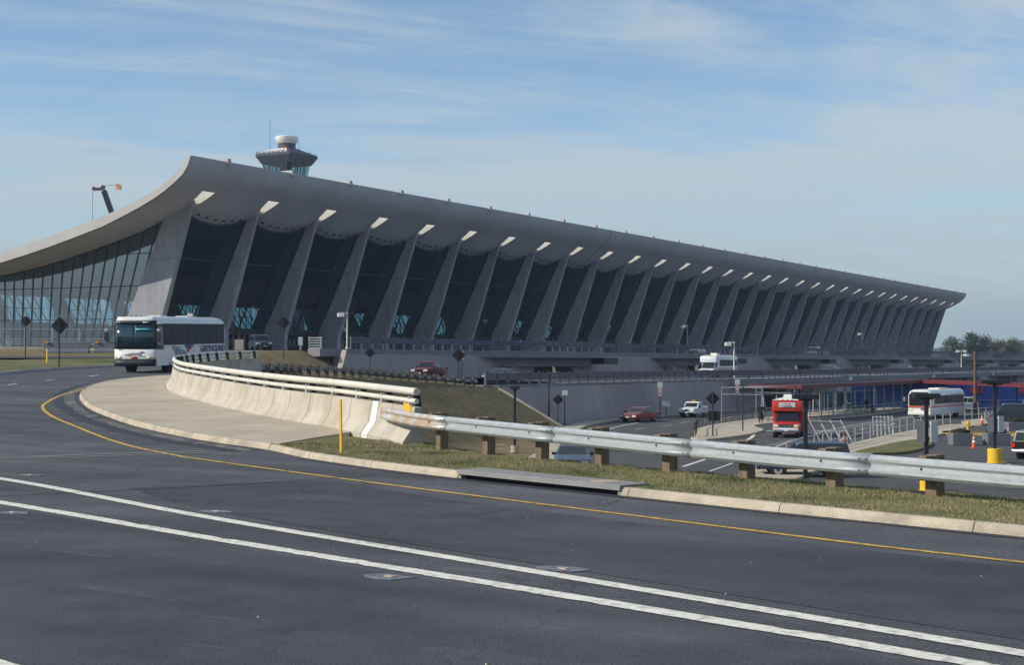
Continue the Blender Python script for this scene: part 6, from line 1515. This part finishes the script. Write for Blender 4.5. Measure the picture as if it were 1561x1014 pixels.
planter(-24.5, 109.3, 'grey planter tub of dry shrubs beside the traffic cone'); planter(-22.3, 110.7, 'grey planter tub of dry shrubs behind the yellow lamp footing', 1.7); planter(-25.0, 131.8, 'grey planter tub before the dark green van')
# traffic cones
def cone(x, y, label, h=.75, z=G, mat='orange'):
    t_ = thing('traffic_cone', label, 'cone', (x, y, z), .4, 'orange traffic cones')
    MB().box((0, 0, .02), (.40, .40, .04)).build('foot', mat, t_); MB().lathe((0, 0, .04), [(0, 0), (.16, 0), (.045, h - .04), (.03, h), (0, h)], 14).build('body', mat, t_, smooth=True)
    for a_, b_ in ((.36, .52), (.64, .76)):
        f_ = lambda v: .16 - .115 * v + .004
        MB().lathe((0, 0, .04), [(f_(a_) - .01, a_ * h), (f_(a_), a_ * h), (f_(b_), b_ * h), (f_(b_) - .01, b_ * h)], 14).build('band', 'white_paint', t_)
cone(-22.9, 106.2, 'orange traffic cone between the two grey planters', .95); cone(-25.9, 131.0, 'orange cone at the corner of the grey planter by the dark van'); cone(-25.4, 131.2, 'second orange cone against the planter by the dark van'); cone(-30.2, 143.5, 'orange and white cone at the nose of the dark van', .85, G + .15)
cone(-31.4, 103.9, 'small orange cone behind the tilted metal frames', .6, G + .15)
# hydrant
hy = thing('fire_hydrant', 'pale yellow fire hydrant on the strip by the dark van', 'hydrant', (-27.8, 126.8, G + .15))
MB().lathe((0, 0, 0), [(0, 0), (.2, 0), (.2, .08), (.14, .1), (.14, .62), (.19, .64), (.19, .70), (.15, .76), (.09, .90), (.04, .94), (.04, 1.0), (0, 1.0)], 16).build('barrel', 'line_yellow', hy, smooth=True)
MB().tube([(-.25, 0, .5), (.25, 0, .5)], .07, 10).build('outlet', 'line_yellow', hy); MB().tube([(0, 0, .48), (0, -.24, .48)], .09, 10).build('outlet', 'line_yellow', hy)
# metal frames: one leaning set, one upright set
def frame_set(x, y, label, lean_, n=4, h=1.7, w=2.2, rz=R(20)):
    t_ = thing('barricade_stack', label, 'barricade', (x, y, G + .15), rz)
    for k in range(n):
        u = -w / 2 + w * k / (n - 1); MB().bar((u + lean_ * .8, -.1 * k, 0), (u - lean_ * .8, .15 + .1 * k, h), .09, .07).build('upright', 'post_grey', t_)
    for hh in (.55, .95): 
        v = hh; MB().bar((-w / 2 + lean_ * .8 * (1 - 2 * v), .1, h * v), (w / 2 + lean_ * .8 * (1 - 2 * v), .1, h * v), .08, .06).build('crossbar', 'post_grey', t_)
frame_set(-31.9, 102.6, 'stack of pale metal barricade frames leaning over the walkway', .55); frame_set(-32.0, 116.2, 'upright pale metal barricade frames on the walkway', .02, 6, 1.55, 1.5)
# ------------------------------------------------------------------ people
def person(label, loc, rz, coat, legs, h=1.74, long_coat=False, bag=None, arm_out=0.0):
    t_ = thing('person', label, 'person', loc, rz); k = h / 1.74
    # continuous body: skin over a joint skeleton
    J = {'pelvis': (0, 0, .95, .15), 'waist': (0, 0, 1.10, .14), 'chest': (0, 0, 1.32, .17), 'neckb': (0, 0, 1.48, .075), 'neck': (.01, 0, 1.55, .055), 'head': (.02, 0, 1.64, .085), 'crown': (.01, 0, 1.72, .06),
         'shl': (0, .19, 1.43, .07), 'ell': (-.02 + arm_out * .1, .25, 1.15, .05), 'wrl': (.08 + arm_out * .2, .26, .92, .038), 'hal': (.10 + arm_out * .2, .26, .83, .035),
         'shr': (0, -.19, 1.43, .07), 'elr': (-.02, -.25, 1.15, .05), 'wrr': (.06, -.26, .92, .038), 'har': (.08, -.26, .83, .035),
         'hpl': (0, .10, .90, .11), 'knl': (.03, .11, .50, .075), 'anl': (-.02, .12, .09, .05), 'tol': (.14, .13, .04, .04),
         'hpr': (0, -.10, .90, .11), 'knr': (.02, -.11, .50, .075), 'anr': (-.03, -.12, .09, .05), 'tor': (.13, -.13, .04, .04)}
    E_ = [('pelvis', 'waist'), ('waist', 'chest'), ('chest', 'neckb'), ('neckb', 'neck'), ('neck', 'head'), ('head', 'crown'), ('chest', 'shl'), ('shl', 'ell'), ('ell', 'wrl'), ('wrl', 'hal'), ('chest', 'shr'), ('shr', 'elr'), ('elr', 'wrr'), ('wrr', 'har'), ('pelvis', 'hpl'), ('hpl', 'knl'), ('knl', 'anl'), ('anl', 'tol'), ('pelvis', 'hpr'), ('hpr', 'knr'), ('knr', 'anr'), ('anr', 'tor')]
    names = list(J); me = bpy.data.meshes.new('body'); me.from_pydata([tuple(c * k for c in J[q][:3]) for q in names], [(names.index(a_), names.index(b_)) for a_, b_ in E_], [])
    o = link('body', me, t_); o.modifiers.new('skin', 'SKIN'); sv = me.skin_vertices[0].data
    for i, q in enumerate(names): sv[i].radius = (J[q][3] * k, J[q][3] * k); sv[i].use_root = (q == 'pelvis')
    sb = o.modifiers.new('sub', 'SUBSURF'); sb.levels = 1; sb.render_levels = 1
    dg = bpy.context.evaluated_depsgraph_get(); dg.update(); m2 = bpy.data.meshes.new_from_object(o.evaluated_get(dg)); o.modifiers.clear(); o.data = m2
    m2.materials.clear()
    for mt in (coat, legs, 'skin', 'cloth_black'): m2.materials.append(MATS[mt])
    for p_ in m2.polygons:
        z = p_.center.z / k; y = abs(p_.center.y) / k
        p_.material_index = 2 if (z > 1.52 or (y > .2 and z < .90)) else (3 if z < .10 else (1 if z < .92 else 0)); p_.use_smooth = True
    MB().lathe((.0, 0, 1.60 * k), [(0, .02), (.092 * k, .04 * k), (.098 * k, .10 * k), (.07 * k, .16 * k), (0, .18 * k)], 12).build('hair', 'hair', t_, smooth=True)
    if long_coat: MB().lathe((0, 0, 0), [(.17 * k, 1.40 * k), (.17 * k, 1.1 * k), (.21 * k, .8 * k), (.27 * k, .35 * k), (.25 * k, .35 * k), (.16 * k, 1.05 * k)], 16).build('coat', coat, t_, smooth=True)
    return t_
person('person in a long black coat standing at the island edge by the shuttle', (-48.3, 133.6, G + .15), R(-60), 'cloth_black', 'cloth_black', 1.85, True)
person('person in dark clothes waiting at the kerb beneath the canopy', (-47.4, 165.5, G + .15), R(-40), 'cloth_black', 'cloth_blue')
person('person in a red top waiting under the canopy behind the red shuttle', (-47.6, 141.0, G + .15), R(-30), 'cloth_red', 'cloth_blue')
person('person in dark blue waiting under the canopy beside the red top', (-48.4, 143.2, G + .15), R(-70), 'cloth_blue', 'cloth_black')
bg_ = thing('suitcase', 'dark suitcase standing beside the waiting person under the canopy', 'suitcase', (-46.9, 166.1, G + .15), .3)
MB().box((0, 0, .36), (.5, .28, .62)).build('case', 'cloth_black', bg_, bevel=.04); MB().box((0, 0, .75), (.22, .04, .16)).build('handle', 'dark_metal', bg_)
cone(-46.9, 143.6, 'orange and white cone under the canopy behind the shuttle', .9, G + .15)

# ------------------------------------------------------------------ far trees, woods, hills
def tree(x, y, zb, h, w, leafm, label, n=5200, sd=0):
    rg = random.Random(sd); t_ = thing('tree', label, 'tree', (x, y, zb), rg.uniform(0, 6), 'evergreen trees beyond the far end of the terminal')
    MB().tube([(0, 0, -.3), (.1, 0, h * .25), (0, .1, h * .6), (.1, 0, h * .9)], [h * .035, h * .028, h * .016, h * .005], 8).build('trunk', 'bark', t_)
    br = MB()
    for k in range(9):
        a_ = rg.uniform(0, 6.28); z = h * rg.uniform(.2, .7); br.tube([(0, 0, z), (math.cos(a_) * w * .25, math.sin(a_) * w * .25, z + h * .08), (math.cos(a_) * w * .42, math.sin(a_) * w * .42, z + h * .12)], [h * .012, h * .007, h * .003], 5)
    br.build('branches', 'bark', t_)
    V = []; F = []; cl_ = []
    for k in range(26):
        a_ = rg.uniform(0, 6.28); zz_ = rg.uniform(.16, .95); rr2 = (1 - abs(zz_ - .38) ** 1.3) * w * .40 * rg.uniform(.3, 1); cl_.append((math.cos(a_) * rr2, math.sin(a_) * rr2, zz_ * h, w * rg.uniform(.15, .27)))
    for _ in range(n):
        c_ = rg.choice(cl_); d = Vector((rg.gauss(0, 1), rg.gauss(0, 1), rg.gauss(0, .8))); d = d.normalized() * c_[3] * rg.random() ** .4
        p_ = Vector(c_[:3]) + d; s = rg.uniform(.16, .34)
        u = Vector((rg.gauss(0, 1), rg.gauss(0, 1), rg.gauss(0, 1))).normalized() * s; v = Vector((rg.gauss(0, 1), rg.gauss(0, 1), rg.gauss(0, 1))).normalized() * s
        o = len(V); V += [p_ - u, p_ + v, p_ + u, p_ - v * .6]; F.append((o, o + 1, o + 2, o + 3))
    MB().add(V, F).build('crown', leafm, t_)
tree(-142.6, 624, -4.2, 16.0, 12.5, 'evergreen', 'dark evergreen tree nearest the far end of the terminal', sd=1)
tree(-137.0, 628, -4.2, 17.6, 11.0, 'evergreen', 'tallest dark evergreen tree with a pointed top', sd=2)
tree(-132.2, 632, -4.2, 16.6, 11.5, 'evergreen', 'dense round dark evergreen tree in the clump', sd=3)
tree(-126.4, 634, -4.2, 15.0, 11.0, 'leaf_olive', 'olive toned bushy tree right of the dark evergreens', sd=4)
tree(-121.2, 640, -4.2, 15.4, 11.5, 'leaf_olive', 'broad olive toned tree at the end of the clump', sd=5)
tree(-115.5, 644, -4.2, 13.8, 9.5, 'leaf_olive', 'small olive toned tree closing the clump', sd=6)
V = []; F = []
for k in range(9000):
    t = random.random(); x = -520 + 900 * t; y = 1000 + random.uniform(-40, 60) + 60 * math.sin(t * 9); z = -4 + random.random() ** .7 * (9.5 + 3 * math.sin(t * 40) + 2 * math.sin(t * 117)); s = random.uniform(.5, 1.3)
    u = Vector((random.gauss(0, 1), random.gauss(0, 1), random.gauss(0, 1))).normalized() * s; v = Vector((random.gauss(0, .5), random.gauss(0, .5), random.gauss(0, 1.4))).normalized() * s; c_ = Vector((x, y, z))
    o = len(V); V += [c_ - u, c_ + v, c_ + u, c_ - v]; F.append((o, o + 1, o + 2, o + 3))
wd = MB().add(V, F).build('woodland', 'bare_wood'); wd['kind'] = 'stuff'; wd['label'] = 'band of bare brown winter woodland on the horizon'; wd['category'] = 'woodland'
V = []; F = []; n = 120
for i in range(n + 1):
    t = i / n; x = -2600 + 4600 * t; yb = 2550
    hgt = 15 + 17 * math.exp(-((x + 330) / 190) ** 2) + 8 * math.sin(t * 17) + 4 * math.sin(t * 41 + 1)
    V += [(x, yb - 160, -6), (x, yb - 90, hgt * .55), (x, yb, hgt), (x, yb + 140, -6)]
for i in range(n):
    for j in range(3): q = 4 * i + j; F.append((q, q + 1, q + 5, q + 4))
hl = MB().add(V, F).build('hills', 'hill', smooth=True); struct(hl)
# ------------------------------------------------------------------ air
hb = MB().box((0, 800, 32), (6600, 4600, 80)).build('haze', None); hb['kind'] = 'stuff'; hb['label'] = 'thin pale blue haze in the air'; hb['category'] = 'haze'
hm = bpy.data.materials.new('haze'); hm.use_nodes = True; hn = hm.node_tree.nodes; hn.clear()
pv = hn.new('ShaderNodeVolumePrincipled'); pv.inputs['Color'].default_value = (0.62, 0.80, 1.0, 1); pv.inputs['Density'].default_value = 0.0002; pv.inputs['Anisotropy'].default_value = 0.3
ho = hn.new('ShaderNodeOutputMaterial'); hm.node_tree.links.new(pv.outputs[0], ho.inputs['Volume']); hb.data.materials.append(hm)
